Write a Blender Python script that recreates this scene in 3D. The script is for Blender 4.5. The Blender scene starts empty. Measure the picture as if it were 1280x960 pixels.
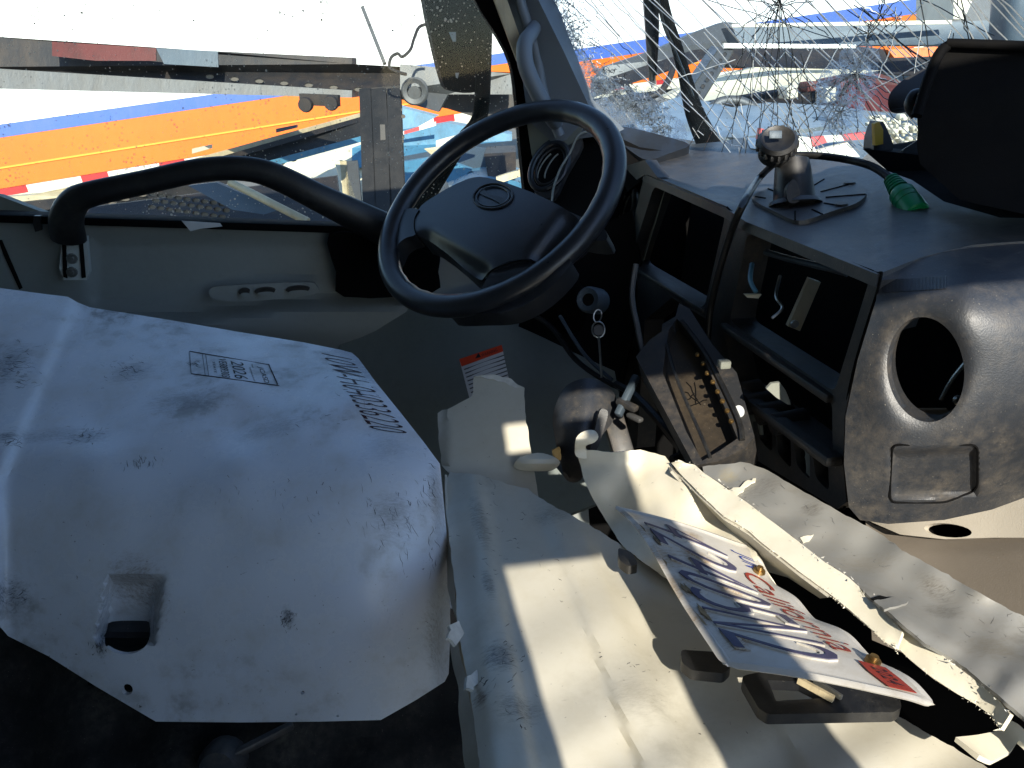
import bpy, bmesh, math, random
import numpy as np
from mathutils import Vector, geometry
random.seed(7)
rng = np.random.default_rng(7)
sc = bpy.context.scene
COL = sc.collection

# ------------------------------------------------------------------ camera, sky, sun, exposure
# world frame = the truck's own: X forward, Y to the driver's door, Z up; the eye is the origin
YAW, PIT, FPX = math.radians(11), math.radians(22), 960.0
F = np.array([math.sin(YAW)*math.cos(PIT), math.cos(YAW)*math.cos(PIT), -math.sin(PIT)])
R = np.array([math.cos(YAW), -math.sin(YAW), 0.0])
U = np.cross(R, F)
H = np.array([math.sin(YAW), math.cos(YAW), 0.0])
cam = bpy.data.cameras.new('camera'); camo = bpy.data.objects.new('camera', cam); COL.objects.link(camo)
cam.sensor_width = 36; cam.lens = 36*FPX/1280; cam.clip_start = 0.02; cam.clip_end = 2000
camo.rotation_euler = (math.radians(90)-PIT, 0, -YAW)
sc.camera = camo
SUN = np.array([0.0, -0.845, 0.53]); SUN /= np.linalg.norm(SUN)
w = bpy.data.worlds.new('World'); sc.world = w; w.use_nodes = True
sk = w.node_tree.nodes.new('ShaderNodeTexSky'); sk.sky_type = 'NISHITA'; sk.sun_disc = False
sk.sun_elevation = math.asin(SUN[2]); sk.sun_rotation = math.atan2(SUN[0], SUN[1])
sk.air_density = 1.0; sk.dust_density = 0.3; sk.ozone_density = 2.6
bg = w.node_tree.nodes['Background']; bg.inputs['Strength'].default_value = 0.15
w.node_tree.links.new(sk.outputs[0], bg.inputs[0])
sl = bpy.data.lights.new('sun', 'SUN'); sl.energy = 4.1; sl.angle = math.radians(0.5); sl.color = (1, .93, .80)
so = bpy.data.objects.new('sun', sl); COL.objects.link(so)
so.rotation_euler = Vector(SUN).to_track_quat('Z', 'Y').to_euler(); so.location = Vector(SUN*20)
sc.view_settings.view_transform = 'Standard'; sc.view_settings.look = 'None'
sc.view_settings.exposure = 1.05; sc.view_settings.gamma = 1

# ------------------------------------------------------------------ geometry helpers
A = lambda *p: np.array(p, float)
def ray(x, y): return F + (x-640)/FPX*R - (y-480)/FPX*U
def W(x, y, d): return d*ray(x, y)                 # a point d metres along the view axis
def hit(x, y, p, n):                               # sight line meets a real plane
    r = ray(x, y); return r*(np.dot(p, n)/np.dot(r, n))
def onX(x, y, v): r = ray(x, y); return r*(v/r[0])
def onY(x, y, v): r = ray(x, y); return r*(v/r[1])
def onZ(x, y, v): r = ray(x, y); return r*(v/r[2])
def dep(P): return float(np.dot(P, F))
def dpl(p, n): return lambda x, y: dep(hit(x, y, p, n))
def dX(v): return lambda x, y: dep(onX(x, y, v))
def dY(v): return lambda x, y: dep(onY(x, y, v))
def dZ(v): return lambda x, y: dep(onZ(x, y, v))
def tps(pts, lam=1e-4):                            # smooth surface through (x, y, depth) points; exact for planes
    P = np.array(pts, float); X = P[:, :2]/100; z = 1/P[:, 2]; n = len(P)
    r2 = ((X[:, None]-X[None])**2).sum(2); K = np.where(r2 > 0, r2*np.log(r2+1e-12), 0)+lam*np.eye(n)
    Q = np.hstack([np.ones((n, 1)), X]); M = np.block([[K, Q], [Q.T, np.zeros((3, 3))]])
    c = np.linalg.solve(M, np.concatenate([z, np.zeros(3)]))
    def f(x, y):
        q = A(x, y)/100; r = ((X-q)**2).sum(1); k = np.where(r > 0, r*np.log(r+1e-12), 0)
        return 1/(k@c[:n]+c[n]+c[n+1]*q[0]+c[n+2]*q[1])
    return f
def cat(pts, n=6, closed=False):
    P = [np.array(p, float) for p in pts]; m = len(P); out = []
    rg = range(m) if closed else range(m-1)
    for i in rg:
        if closed: a, b, c, d = P[i-1], P[i], P[(i+1) % m], P[(i+2) % m]
        else: a, b, c, d = P[max(i-1, 0)], P[i], P[i+1], P[min(i+2, m-1)]
        for k in range(n):
            t = k/n
            out.append(.5*((2*b)+(-a+c)*t+(2*a-5*b+4*c-d)*t*t+(-a+3*b-3*c+d)*t**3))
    if not closed: out.append(P[-1])
    return out
def inside(x, y, poly):
    c = False; j = len(poly)-1
    for i in range(len(poly)):
        xi, yi = poly[i][0], poly[i][1]; xj, yj = poly[j][0], poly[j][1]
        if (yi > y) != (yj > y) and x < (xj-xi)*(y-yi)/(yj-yi)+xi: c = not c
        j = i
    return c
def sstep(a, b, x):
    t = min(1, max(0, (x-a)/(b-a))); return t*t*(3-2*t)
def seg_d(x, y, x0, y0, x1, y1):
    dx, dy = x1-x0, y1-y0; t = min(1, max(0, ((x-x0)*dx+(y-y0)*dy)/(dx*dx+dy*dy)))
    return math.hypot(x-x0-t*dx, y-y0-t*dy)

# ------------------------------------------------------------------ object helpers
ORG = {}
def mk(name, V, Fc, mat, parent=None, sharp=35, smooth=True, mi=None, org=None):
    V = np.array(V, float)
    if parent is not None: org = ORG[parent.name]
    elif org is None: org = A((V[:, 0].min()+V[:, 0].max())/2, (V[:, 1].min()+V[:, 1].max())/2, V[:, 2].min())
    me = bpy.data.meshes.new(name); me.from_pydata((V-org).tolist(), [], [list(map(int, f)) for f in Fc]); me.update()
    for m in (mat if isinstance(mat, (list, tuple)) else [mat]): me.materials.append(m)
    if mi is not None: me.polygons.foreach_set('material_index', mi)
    if smooth:
        me.polygons.foreach_set('use_smooth', [True]*len(me.polygons)); me.set_sharp_from_angle(angle=math.radians(sharp))
    o = bpy.data.objects.new(name, me); COL.objects.link(o)
    if parent is not None: o.parent = parent
    else: o.location = Vector(org)
    ORG[o.name] = org
    return o
def thing(name, label, cat_, loc, group=None):
    o = bpy.data.objects.new(name, None); COL.objects.link(o); o.location = Vector(loc); o.empty_display_size = .05
    ORG[o.name] = np.array(loc, float); return tag(o, label, cat_, group)
def tag(o, label=None, cat_=None, group=None, kind=None):
    if label: o['label'] = label
    if cat_: o['category'] = cat_
    if group: o['group'] = group
    if kind: o['kind'] = kind
    return o
def merge(parts):
    V, Fc = [], []
    for v, f in parts:
        b = len(V); V += [tuple(p) for p in v]; Fc += [[i+b for i in q] for q in f]
    return V, Fc
def thicken(V, T, th, away=None, rag=0):
    """front sheet V/T gets a back sheet th behind and a rim"""
    V = np.array(V, float); n = len(V); N = np.zeros_like(V)
    for t in T:
        q = np.cross(V[t[1]]-V[t[0]], V[t[2]]-V[t[0]])
        for i in t: N[i] += q
    N /= np.linalg.norm(N, axis=1)[:, None]+1e-12
    B = V - N*th if away is None else V + np.array(away)*th
    ed = {}
    for t in T:
        for i in range(len(t)):
            e = (t[i], t[(i+1) % len(t)]); ed[e] = 1
    rim = [(a, b) for a, b in ed if (b, a) not in ed]
    Fc = [list(t) for t in T]+[[i+n for i in reversed(t)] for t in T]
    # rim verts duplicated so the edge stays crisp
    idx = {}; X = []
    for a, b in rim:
        for k in (a, b):
            if k not in idx: idx[k] = 2*n+len(X); X += [V[k], B[k]]
        Fc.append([idx[b], idx[a], idx[a]+1, idx[b]+1])
    return np.vstack([V, B]+([np.array(X)] if X else [])), Fc
def tri2d(outline, holes, step, jit=0):
    def sub(P):
        out = []
        for i in range(len(P)):
            a, b = A(*P[i][:2]), A(*P[(i+1) % len(P)][:2]); k = max(1, int(math.ceil(np.linalg.norm(b-a)/step)))
            for j in range(k):
                q = a+(b-a)*j/k
                if jit: q = q+rng.normal(0, jit, 2)
                out.append(q)
        return out
    loops = [sub(outline)]+[sub(h) for h in holes]
    pts, edges = [], []
    for L in loops:
        b = len(pts); pts += L; edges += [(b+i, b+(i+1) % len(L)) for i in range(len(L))]
    bp = np.array(pts); lo, hi = bp.min(0), bp.max(0)
    y = lo[1]+step*.5; row = 0
    while y < hi[1]:
        x = lo[0]+step*(.5 if row % 2 else .0)
        while x < hi[0]:
            if inside(x, y, loops[0]) and not any(inside(x, y, h) for h in loops[1:]):
                if ((bp-A(x, y))**2).sum(1).min() > (step*.45)**2: pts.append(A(x, y))
            x += step
        y += step*.87; row += 1
    r = geometry.delaunay_2d_cdt([Vector(p) for p in pts], edges, [], 0, 1e-6)
    P = [(v[0], v[1]) for v in r[0]]; T = []
    for t in r[2]:
        cx = sum(P[i][0] for i in t)/3; cy = sum(P[i][1] for i in t)/3
        if inside(cx, cy, loops[0]) and not any(inside(cx, cy, h) for h in loops[1:]): T.append(list(t))
    return P, T
def relief(name, outline, depth, mat, parent=None, holes=(), step=12, th=.003, extra=None, jit=0, sharp=35, off=0, away=None):
    """a panel seen at these outlines, lying on a real surface, th thick"""
    P, T = tri2d(outline, holes, step, jit); V = []
    for x, y in P:
        d = depth(x, y)
        if extra: d += extra(x, y)
        V.append(W(x, y, d-off))
    V = np.array(V); out = []
    for t in T:
        n = np.cross(V[t[1]]-V[t[0]], V[t[2]]-V[t[0]])
        out.append(t if np.dot(n, V[t[0]]) < 0 else t[::-1])
    if th: V, out = thicken(V, out, th, away)
    return mk(name, V, out, mat, parent, sharp)
def poly3(pts, th, direc):
    """flat polygon of world points, extruded th along direc"""
    P = [np.array(p, float) for p in pts]
    tr = geometry.tessellate_polygon([[Vector(p) for p in P]]); V = np.array(P); D = np.array(direc, float); D /= np.linalg.norm(D)
    T = []
    for t in tr:
        n = np.cross(V[t[1]]-V[t[0]], V[t[2]]-V[t[0]]); T.append(list(t) if np.dot(n, D) < 0 else list(t)[::-1])
    return thicken(V, T, th, D)
def pslab(name, pts, th, mat, parent=None, direc=None, sm=0):
    P = [W(*p) for p in pts]
    if sm: P = cat(P, sm, True)
    V, Fc = poly3(P, th, H if direc is None else direc)
    return mk(name, V, Fc, mat, parent)
def boxg(c, s, ax=None, bev=0):
    ax = np.eye(3) if ax is None else np.array(ax); c = np.array(c, float); h = np.array(s)/2
    bm = bmesh.new(); bmesh.ops.create_cube(bm, size=1)
    for v in bm.verts: v.co = Vector((v.co.x*s[0], v.co.y*s[1], v.co.z*s[2]))
    if bev: bmesh.ops.bevel(bm, geom=bm.edges[:], offset=bev, segments=3 if bev > .004 else 2, affect='EDGES', profile=.5)
    V = [c+v.co.x*ax[0]+v.co.y*ax[1]+v.co.z*ax[2] for v in bm.verts]
    bm.verts.index_update(); Fc = [[v.index for v in f.verts] for f in bm.faces]; bm.free()
    return V, Fc
def box(name, c, s, mat, parent=None, ax=None, bev=0):
    V, Fc = boxg(c, s, ax, bev); return mk(name, V, Fc, mat, parent)
def barg(p, q, h, t, up=(0, 0, 1), bev=0):
    p, q = np.array(p, float), np.array(q, float); a = q-p; L = np.linalg.norm(a); a /= L
    u = np.array(up, float); u -= a*np.dot(u, a); u /= np.linalg.norm(u); v = np.cross(a, u)
    return boxg((p+q)/2, (L, t, h), [a, v, u], bev)
def bar(name, p, q, h, t, mat, parent=None, up=(0, 0, 1), bev=0):
    V, Fc = barg(p, q, h, t, up, bev); return mk(name, V, Fc, mat, parent)
def tubeg(pts, r, seg=10, closed=False, sm=5, flat=1.0, upv=None, cap=True):
    n0 = len(pts); P = cat(pts, sm, closed) if sm > 1 else [np.array(p, float) for p in pts]
    rr = r if callable(r) else None
    if isinstance(r, (list, tuple)):
        rl = cat([[x] for x in r], sm, closed); rl = [float(x[0]) for x in rl]
    n = len(P); V, Fc = [], []; u = None
    for i in range(n):
        a = P[(i+1) % n]-P[i-1] if closed else P[min(i+1, n-1)]-P[max(i-1, 0)]
        a = a/(np.linalg.norm(a)+1e-12)
        if u is None:
            u = np.array(upv, float) if upv is not None else np.cross(a, A(.3, .2, 1))
        elif upv is not None: u = np.array(upv, float)
        u = u-a*np.dot(u, a); u /= np.linalg.norm(u)+1e-12; v = np.cross(a, u)
        ri = rl[i] if isinstance(r, (list, tuple)) else (rr(i/n) if rr else r)
        for k in range(seg):
            t = 2*math.pi*k/seg; V.append(P[i]+ri*(math.cos(t)*u*flat+math.sin(t)*v))
    for i in range(n if closed else n-1):
        j = (i+1) % n
        for k in range(seg): m = (k+1) % seg; Fc.append([i*seg+k, i*seg+m, j*seg+m, j*seg+k])
    if not closed and cap:
        Fc.append(list(range(seg))[::-1]); Fc.append([(n-1)*seg+k for k in range(seg)])
    return V, Fc
def tube(name, pts, r, mat, parent=None, **k):
    V, Fc = tubeg(pts, r, **k); return mk(name, V, Fc, mat, parent, sharp=50)
def latheg(prof, o, axis, seg=24, sx=1, upv=None):
    a = np.array(axis, float); a /= np.linalg.norm(a); u = np.cross(a, A(.3, .2, 1)) if upv is None else np.array(upv, float)
    u -= a*np.dot(u, a); u /= np.linalg.norm(u); v = np.cross(a, u); o = np.array(o, float); V, Fc = [], []
    for r, h in prof:
        for k in range(seg):
            t = 2*math.pi*k/seg; V.append(o+a*h+max(r, 1e-5)*(math.cos(t)*u*sx+math.sin(t)*v))
    for i in range(len(prof)-1):
        for k in range(seg): m = (k+1) % seg; Fc.append([i*seg+k, i*seg+m, (i+1)*seg+m, (i+1)*seg+k])
    return V, Fc
def lathe(name, prof, o, axis, mat, parent=None, seg=24, sx=1, upv=None, sharp=35):
    V, Fc = latheg(prof, o, axis, seg, sx, upv); return mk(name, V, Fc, mat, parent, sharp)
def loftg(lines, n=12, m=4, curve=False):
    """rows of world points, resampled and joined"""
    L = []
    for l in lines:
        l = [np.array(p, float) for p in l]
        d = np.concatenate([[0], np.cumsum([np.linalg.norm(l[i+1]-l[i]) for i in range(len(l)-1)])]); d /= d[-1]
        L.append(np.array([[np.interp(t, d, [p[k] for p in l]) for k in range(3)] for t in np.linspace(0, 1, n)]))
    if curve: G = np.array(cat(L, m))
    else:
        G = []
        for i in range(len(L)-1):
            for j in range(m): G.append(L[i]+(L[i+1]-L[i])*j/m)
        G.append(L[-1]); G = np.array(G)
    V = G.reshape(-1, 3); Fc = []
    for i in range(len(G)-1):
        for j in range(n-1):
            q = [i*n+j, i*n+j+1, (i+1)*n+j+1, (i+1)*n+j]
            nn = np.cross(V[q[1]]-V[q[0]], V[q[3]]-V[q[0]])
            Fc.append(q if np.dot(nn, V[q[0]]) < 0 else q[::-1])
    return V, Fc
def loft(name, lines, mat, parent=None, n=12, m=4, th=.003, curve=False, dis=0, dsc=20, sharp=35, away=None):
    V, Fc = loftg(lines, n, m, curve)
    if dis:
        from mathutils import noise as _n
        V = np.array([p+dis*np.array(_n.noise_vector(Vector(p*dsc))) for p in V])
    if th: V, Fc = thicken(V, Fc, th, away)
    return mk(name, V, Fc, mat, parent, sharp)
_tc = {}
def glyphs(s, ext=0.0, bold=0.0):
    """text outline as a mesh, scaled to the unit square"""
    k = (s, ext, bold)
    if k not in _tc:
        c = bpy.data.curves.new('t', 'FONT'); c.body = s; c.offset = bold; c.resolution_u = 3
        o = bpy.data.objects.new('t', c); COL.objects.link(o); bpy.context.view_layer.update()
        me = o.to_mesh(); V = np.array([v.co[:] for v in me.vertices]); P = [list(p.vertices) for p in me.polygons]
        o.to_mesh_clear(); bpy.data.objects.remove(o); bpy.data.curves.remove(c)
        lo, hi = V.min(0), V.max(0); V = (V-lo)/np.where(hi-lo > 0, hi-lo, 1); _tc[k] = (V[:, :2], P)
    return _tc[k]
def text(name, s, fmap, mat, parent, th=0, bold=0.0):
    V2, P = glyphs(s, 0, bold); V = np.array([fmap(x, y) for x, y in V2]); out = []
    for t in P:
        n = np.cross(V[t[1]]-V[t[0]], V[t[2]]-V[t[0]]); out.append(t if np.dot(n, V[t[0]]) < 0 else t[::-1])
    if th: V, out = thicken(V, out, th)
    return mk(name, V, out, mat, parent, smooth=False)
def quadpx(p00, p10, p01, p11, depth, off=.0006):
    def f(x, y):
        q = (1-x)*(1-y)*A(*p00)+x*(1-y)*A(*p10)+(1-x)*y*A(*p01)+x*y*A(*p11)
        return W(q[0], q[1], depth(q[0], q[1])-off)
    return f

def ell(cx, cy, a, b, rot=0, n=24, t0=0, t1=360):
    r = math.radians(rot); o = []
    for k in range(n):
        t = math.radians(t0+(t1-t0)*k/n); x, y = a*math.cos(t), b*math.sin(t)
        o.append((cx+x*math.cos(r)-y*math.sin(r), cy+x*math.sin(r)+y*math.cos(r)))
    return o

# ------------------------------------------------------------------ materials
def lin(h):
    c = [int(h[i:i+2], 16)/255 for i in (0, 2, 4)]
    return tuple((x/12.92 if x <= .04045 else ((x+.055)/1.055)**2.4) for x in c)+(1,)
class NT:
    def __init__(s, name):
        s.m = bpy.data.materials.new(name); s.m.use_nodes = True; s.t = s.m.node_tree; s.N = s.t.nodes; s.L = s.t.links
        s.b = s.N['Principled BSDF']; s.tc = s.N.new('ShaderNodeTexCoord')
    def n(s, ty, **k):
        o = s.N.new('ShaderNode'+ty)
        for a, v in k.items():
            if a in o.inputs: o.inputs[a].default_value = v
            else: setattr(o, a, v)
        return o
    def l(s, a, b): s.L.new(a, b)
    def coord(s, scale=(1, 1, 1), rot=(0, 0, 0)):
        m = s.n('Mapping'); m.inputs['Scale'].default_value = scale; m.inputs['Rotation'].default_value = rot
        s.l(s.tc.outputs['Object'], m.inputs[0]); return m.outputs[0]
    def noise(s, sc_, co=None, det=4, ro=.6, dist=0):
        o = s.n('TexNoise'); o.inputs['Scale'].default_value = sc_; o.inputs['Detail'].default_value = det
        o.inputs['Roughness'].default_value = ro; o.inputs['Distortion'].default_value = dist
        s.l(co if co is not None else s.tc.outputs['Object'], o.inputs['Vector']); return o.outputs[0]
    def ramp(s, v, a, b, c0=(0, 0, 0, 1), c1=(1, 1, 1, 1)):
        r = s.n('ValToRGB'); r.color_ramp.elements[0].position = a; r.color_ramp.elements[1].position = b
        r.color_ramp.elements[0].color = c0; r.color_ramp.elements[1].color = c1; s.l(v, r.inputs[0]); return r.outputs[0]
    def mix(s, f, a, b, mode='MIX'):
        m = s.n('MixRGB', blend_type=mode)
        for i, v in enumerate((f, a, b)):
            if hasattr(v, 'links'): s.l(v, m.inputs[i])
            else: m.inputs[i].default_value = v
        return m.outputs[0]
    def math(s, op, a, b=0):
        m = s.n('Math', operation=op)
        for i, v in enumerate((a, b)):
            if hasattr(v, 'links'): s.l(v, m.inputs[i])
            else: m.inputs[i].default_value = v
        return m.outputs[0]
    def bump(s, h, st=.3, dist=.001):
        b = s.n('Bump'); b.inputs['Strength'].default_value = st; b.inputs['Distance'].default_value = dist
        s.l(h, b.inputs['Height']); s.l(b.outputs[0], s.b.inputs['Normal'])
def plastic(name, col, rough=.5, dust=.25, grain=900, gb=.25, dustcol='8a8478', metal=0, spec=.5):
    t = NT(name); c = lin(col); n1 = t.noise(16, det=8, ro=.7); n2 = t.noise(90, det=7, ro=.7)
    m = t.math('MULTIPLY', t.ramp(n1, .42, .75), t.ramp(n2, .35, .7))
    base = t.mix(t.math('MULTIPLY', m, dust), c, lin(dustcol))
    sp = t.ramp(t.noise(420, det=2), .70, .76)
    base = t.mix(t.math('MULTIPLY', sp, dust*.7), base, lin('b5ad9c'))
    t.l(base, t.b.inputs['Base Color'])
    rv = t.math('ADD', t.math('MULTIPLY', n2, .3), rough-.12); t.l(rv, t.b.inputs['Roughness'])
    t.b.inputs['Metallic'].default_value = metal; t.b.inputs['Specular IOR Level'].default_value = spec
    t.bump(t.noise(grain, det=2), gb, .0006); return t.m
def paint(name, col, scuff=.5, dirtc='3b3a38', rough=.32, dirt=.5, warm='9b9178', rot=(0, 0, .6), sc_=1.0, dent=.6, blobs=()):
    """body panel paint with scuffs, fine scratches and grime"""
    t = NT(name); c = lin(col)
    big = t.noise(4*sc_, det=5, dist=.4); mid = t.noise(22*sc_, det=7, ro=.7); fine = t.noise(160, det=4)
    base = t.mix(t.math('MULTIPLY', t.ramp(mid, .45, .75), .35), c, lin(warm))
    g = t.math('MULTIPLY', t.ramp(big, .5, .72), t.ramp(mid, .46, .62))
    base = t.mix(t.math('MULTIPLY', g, dirt), base, lin(dirtc))
    s1 = t.ramp(t.noise(30*sc_, t.coord((1, 14, 3), rot), det=6, ro=.75), .66, .70)
    s2 = t.ramp(t.noise(26*sc_, t.coord((12, 1, 2), (0, .3, rot[2]+.5)), det=6, ro=.75), .68, .715)
    msk = t.ramp(t.noise(6*sc_, det=3), .45, .6)
    s = t.math('MULTIPLY', t.math('MAXIMUM', s1, s2), msk)
    base = t.mix(t.math('MULTIPLY', s, scuff), base, lin('20201f'))
    sp = t.ramp(t.noise(240, det=1), .76, .79); base = t.mix(t.math('MULTIPLY', sp, .6*scuff), base, lin('2a2622'))
    for (p, r, st, dc, th_) in blobs:                                # grime with a place of its own, in object space
        vm = t.n('VectorMath', operation='SUBTRACT'); t.l(t.tc.outputs['Object'], vm.inputs[0]); vm.inputs[1].default_value = tuple(p)
        vd = t.n('VectorMath', operation='DIVIDE'); t.l(vm.outputs[0], vd.inputs[0]); vd.inputs[1].default_value = tuple(r)
        vl = t.n('VectorMath', operation='LENGTH'); t.l(vd.outputs[0], vl.inputs[0])
        k = t.math('ADD', t.math('MULTIPLY', vl.outputs['Value'], -.42), .5)
        k2 = t.math('ADD', k, t.math('MULTIPLY', t.noise(75, t.coord((1, 4.5, 1), (0, 0, .3)), det=10, ro=.82), .62))
        fn = t.ramp(t.noise(190, t.coord((1, 6, 1), (0, 0, .5)), det=6, ro=.8), .44, .60)
        base = t.mix(t.math('MULTIPLY', t.math('MULTIPLY', t.ramp(k2, th_-.03, th_+.12), t.math('ADD', t.math('MULTIPLY', fn, .8), .3)), st), base, lin(dc))
    t.l(base, t.b.inputs['Base Color'])
    t.l(t.math('ADD', t.math('MULTIPLY', mid, .35), rough-.1), t.b.inputs['Roughness'])
    hgt = t.math('ADD', t.math('MULTIPLY', t.noise(7, det=2), dent), t.math('MULTIPLY', fine, .03))
    t.bump(t.math('SUBTRACT', hgt, t.math('MULTIPLY', s, .05)), .5, .006); return t.m
def flat(name, col, rough=.5, metal=0, var=.15, bs=200, bump=.15):
    t = NT(name); n = t.noise(30, det=6); c = lin(col); dk = tuple(x*(1-var*2) for x in c[:3])+(1,)
    t.l(t.mix(t.ramp(n, .35, .7), c, dk), t.b.inputs['Base Color']); t.b.inputs['Roughness'].default_value = rough
    t.b.inputs['Metallic'].default_value = metal; t.bump(t.noise(bs, det=3), bump, .001); return t.m
def outdoor(name, col, dark='2c2a28', amt=.4, rough=.6, metal=0, s=1.0):
    t = NT(name); n1 = t.noise(2.5*s, det=8, ro=.7); n2 = t.noise(14*s, t.coord((1, 1, .25)), det=8, ro=.75)
    m = t.math('MULTIPLY', t.ramp(t.math('ADD', t.math('MULTIPLY', n1, .5), t.math('MULTIPLY', n2, .5)), .45, .62), amt)
    t.l(t.mix(m, lin(col), lin(dark)), t.b.inputs['Base Color']); t.b.inputs['Roughness'].default_value = rough
    t.b.inputs['Metallic'].default_value = metal; t.bump(n2, .3, .01); return t.m
def glass(name, dust, spots, tint=(.93, .97, .96, 1), sscale=70):
    t = NT(name); N = t.N; out = N['Material Output']; N.remove(t.b)
    tr = t.n('BsdfTransparent'); tr.inputs[0].default_value = tint
    gl = t.n('BsdfGlossy'); gl.inputs['Roughness'].default_value = .03; gl.inputs[0].default_value = (.9, .95, 1, 1)
    lw = t.n('LayerWeight'); lw.inputs[0].default_value = .5; fr = t.math('ADD', t.math('MULTIPLY', t.math('POWER', lw.outputs['Facing'], 5), .5), .007); m1 = t.n('MixShader'); t.l(fr, m1.inputs[0]); t.l(tr.outputs[0], m1.inputs[1]); t.l(gl.outputs[0], m1.inputs[2])
    df = t.n('BsdfDiffuse'); df.inputs[0].default_value = lin('b9b4a6')
    tl = t.n('BsdfTranslucent'); tl.inputs[0].default_value = lin('b9b4a6'); dm = t.n('MixShader'); dm.inputs[0].default_value = .5; t.l(df.outputs[0], dm.inputs[1]); t.l(tl.outputs[0], dm.inputs[2])
    v = t.n('TexVoronoi'); v.inputs['Scale'].default_value = sscale; v.inputs['Randomness'].default_value = 1; t.l(t.tc.outputs['Object'], v.inputs['Vector'])
    sz = t.noise(24, det=3); thr = t.math('MULTIPLY', t.math('MULTIPLY', t.ramp(sz, .36, .75), t.noise(7, det=1)), .62)
    dots = t.math('LESS_THAN', v.outputs['Distance'], thr)
    haze = t.math('MULTIPLY', t.ramp(t.noise(5, det=6, ro=.7), .35, .8), dust)
    fac = t.math('MINIMUM', t.math('ADD', t.math('MULTIPLY', dots, spots), haze), 1)
    m2 = t.n('MixShader'); t.l(fac, m2.inputs[0]); t.l(m1.outputs[0], m2.inputs[1]); t.l(dm.outputs[0], m2.inputs[2]); t.l(m2.outputs[0], out.inputs[0])
    return t.m
def crazed(name):
    t = NT(name); N = t.N; out = N['Material Output']; N.remove(t.b)
    tr = t.n('BsdfTransparent'); df = t.n('BsdfDiffuse'); df.inputs[0].default_value = lin('e6f2fa'); tl = t.n('BsdfTranslucent'); tl.inputs[0].default_value = lin('e6f4ff')
    dm = t.n('MixShader'); dm.inputs[0].default_value = .5; t.l(df.outputs[0], dm.inputs[1]); t.l(tl.outputs[0], dm.inputs[2])
    ms = []
    for sc_, w_ in ((75, .05), (170, .07)):
        v = t.n('TexVoronoi', feature='DISTANCE_TO_EDGE'); v.inputs['Scale'].default_value = sc_
        nz = t.n('TexNoise'); nz.inputs['Scale'].default_value = 60; ad = t.n('MixRGB'); ad.inputs[0].default_value = .02; t.l(t.tc.outputs['Object'], nz.inputs['Vector']); t.l(t.tc.outputs['Object'], ad.inputs[1]); t.l(nz.outputs[1], ad.inputs[2]); t.l(ad.outputs[0], v.inputs['Vector'])
        ms.append(t.math('LESS_THAN', v.outputs['Distance'], w_))
    m = t.math('MAXIMUM', t.math('MULTIPLY', ms[0], .95), t.math('MULTIPLY', ms[1], .8))
    m = t.math('MULTIPLY', m, t.ramp(t.noise(28, det=4), .38, .6)); m = t.math('MINIMUM', t.math('ADD', m, t.math('MULTIPLY', t.ramp(t.noise(120, det=3), .35, .7), .45)), 1)
    mx = t.n('MixShader'); t.l(m, mx.inputs[0]); t.l(tr.outputs[0], mx.inputs[1]); t.l(dm.outputs[0], mx.inputs[2]); t.l(mx.outputs[0], out.inputs[0]); return t.m
M = {}
M['crazed'] = crazed('crazed_glass')
M['black'] = plastic('black_plastic', '17181a', .42, .18)
M['blackm'] = plastic('black_matte_plastic', '030304', .8, .02, spec=.12)
M['wheel'] = plastic('steering_wheel_rubber', '1e2126', .30, .08, 700, .2)
M['dash'] = plastic('dashboard_grain', '2b2e33', .45, .5, 650, .45, '8a7d6a', spec=.7)
M['console'] = plastic('console_tray', '2c261e', .5, .5, 900, .3, '6b5a42')
M['brk'] = plastic('bracket_grey', 'b9bfbe', .4, .2)
M['dashp'] = plastic('dashboard_panel', '27282a', .45, .5, 650, .4, '7a6c5a')
M['door'] = plastic('door_trim_plastic', '8d9290', .55, .2, 900, .3, '3b3a36')
M['doorlow'] = plastic('door_lower_trim', '6c7472', .6, .3, 900, .3, '3b3a36')
M['trim'] = plastic('grey_trim', '7d8077', .55, .25, 900, .3, '55524a')
M['pillar'] = plastic('pillar_trim', '69727b', .5, .12, 900, .3)
M['trimdk'] = plastic('taupe_trim', '6f675d', .6, .35, 700, .4, '4d463c')
M['cream'] = plastic('cream_trim', 'b3ab9d', .6, .35, 700, .4, '6e6555')
M['dark'] = plastic('dark_interior', '070708', .85, .02, spec=.15)
M['hood'] = paint('white_engine_cover_paint', 'b4bccb', .85, '4a4a48', .30, .55, 'a9a28f', (0, 0, .2), 1.0, .5)
M['beam'] = paint('cream_body_paint', 'bcb7a8', .85, '55524c', .30, .22, 'aaa28c', (0, 0, 1.4), 1.4, .35)
M['sheet'] = paint('torn_cream_paint', 'd9d2be', .5, '6b6252', .3, .2, 'c8bd9f', (0, 0, .9), 1.6, .5)
M['steel'] = paint('bare_grey_aluminium', '9b988f', .6, '5a564e', .34, .5, '7f776a', (0, 0, 2.3), 1.5, .8)
M['edgepaint'] = flat('bare_torn_edge', 'd9d6cc', .5, 0, .25, 90, .5)
M['metal'] = flat('worn_metal', 'a4a6a4', .35, .9, .2)
M['gold'] = flat('brass_screw', 'a98855', .35, .9, .3)
M['plate'] = flat('plate_white_paint', 'd4d1c9', .38, .1, .08, 60, .3)
M['scuffink'] = flat('grey_scuff', '3a3b3e', .6, 0, .3)
M['ink'] = flat('plate_blue_black_ink', '4b4860', .4, 0, .1)
M['red'] = flat('red_ink', '96392d', .45, 0, .12)
M['blueink'] = flat('blue_ink', '27409a', .45, 0, .12)
M['grime'] = flat('dry_mud', '8c7757', .9, 0, .35, 300, .8)
M['brownink'] = flat('maroon_marker_ink', '3a2024', .6, 0, .2)
M['blk_ink'] = flat('black_print_ink', '15171c', .6, 0, .1)
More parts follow.
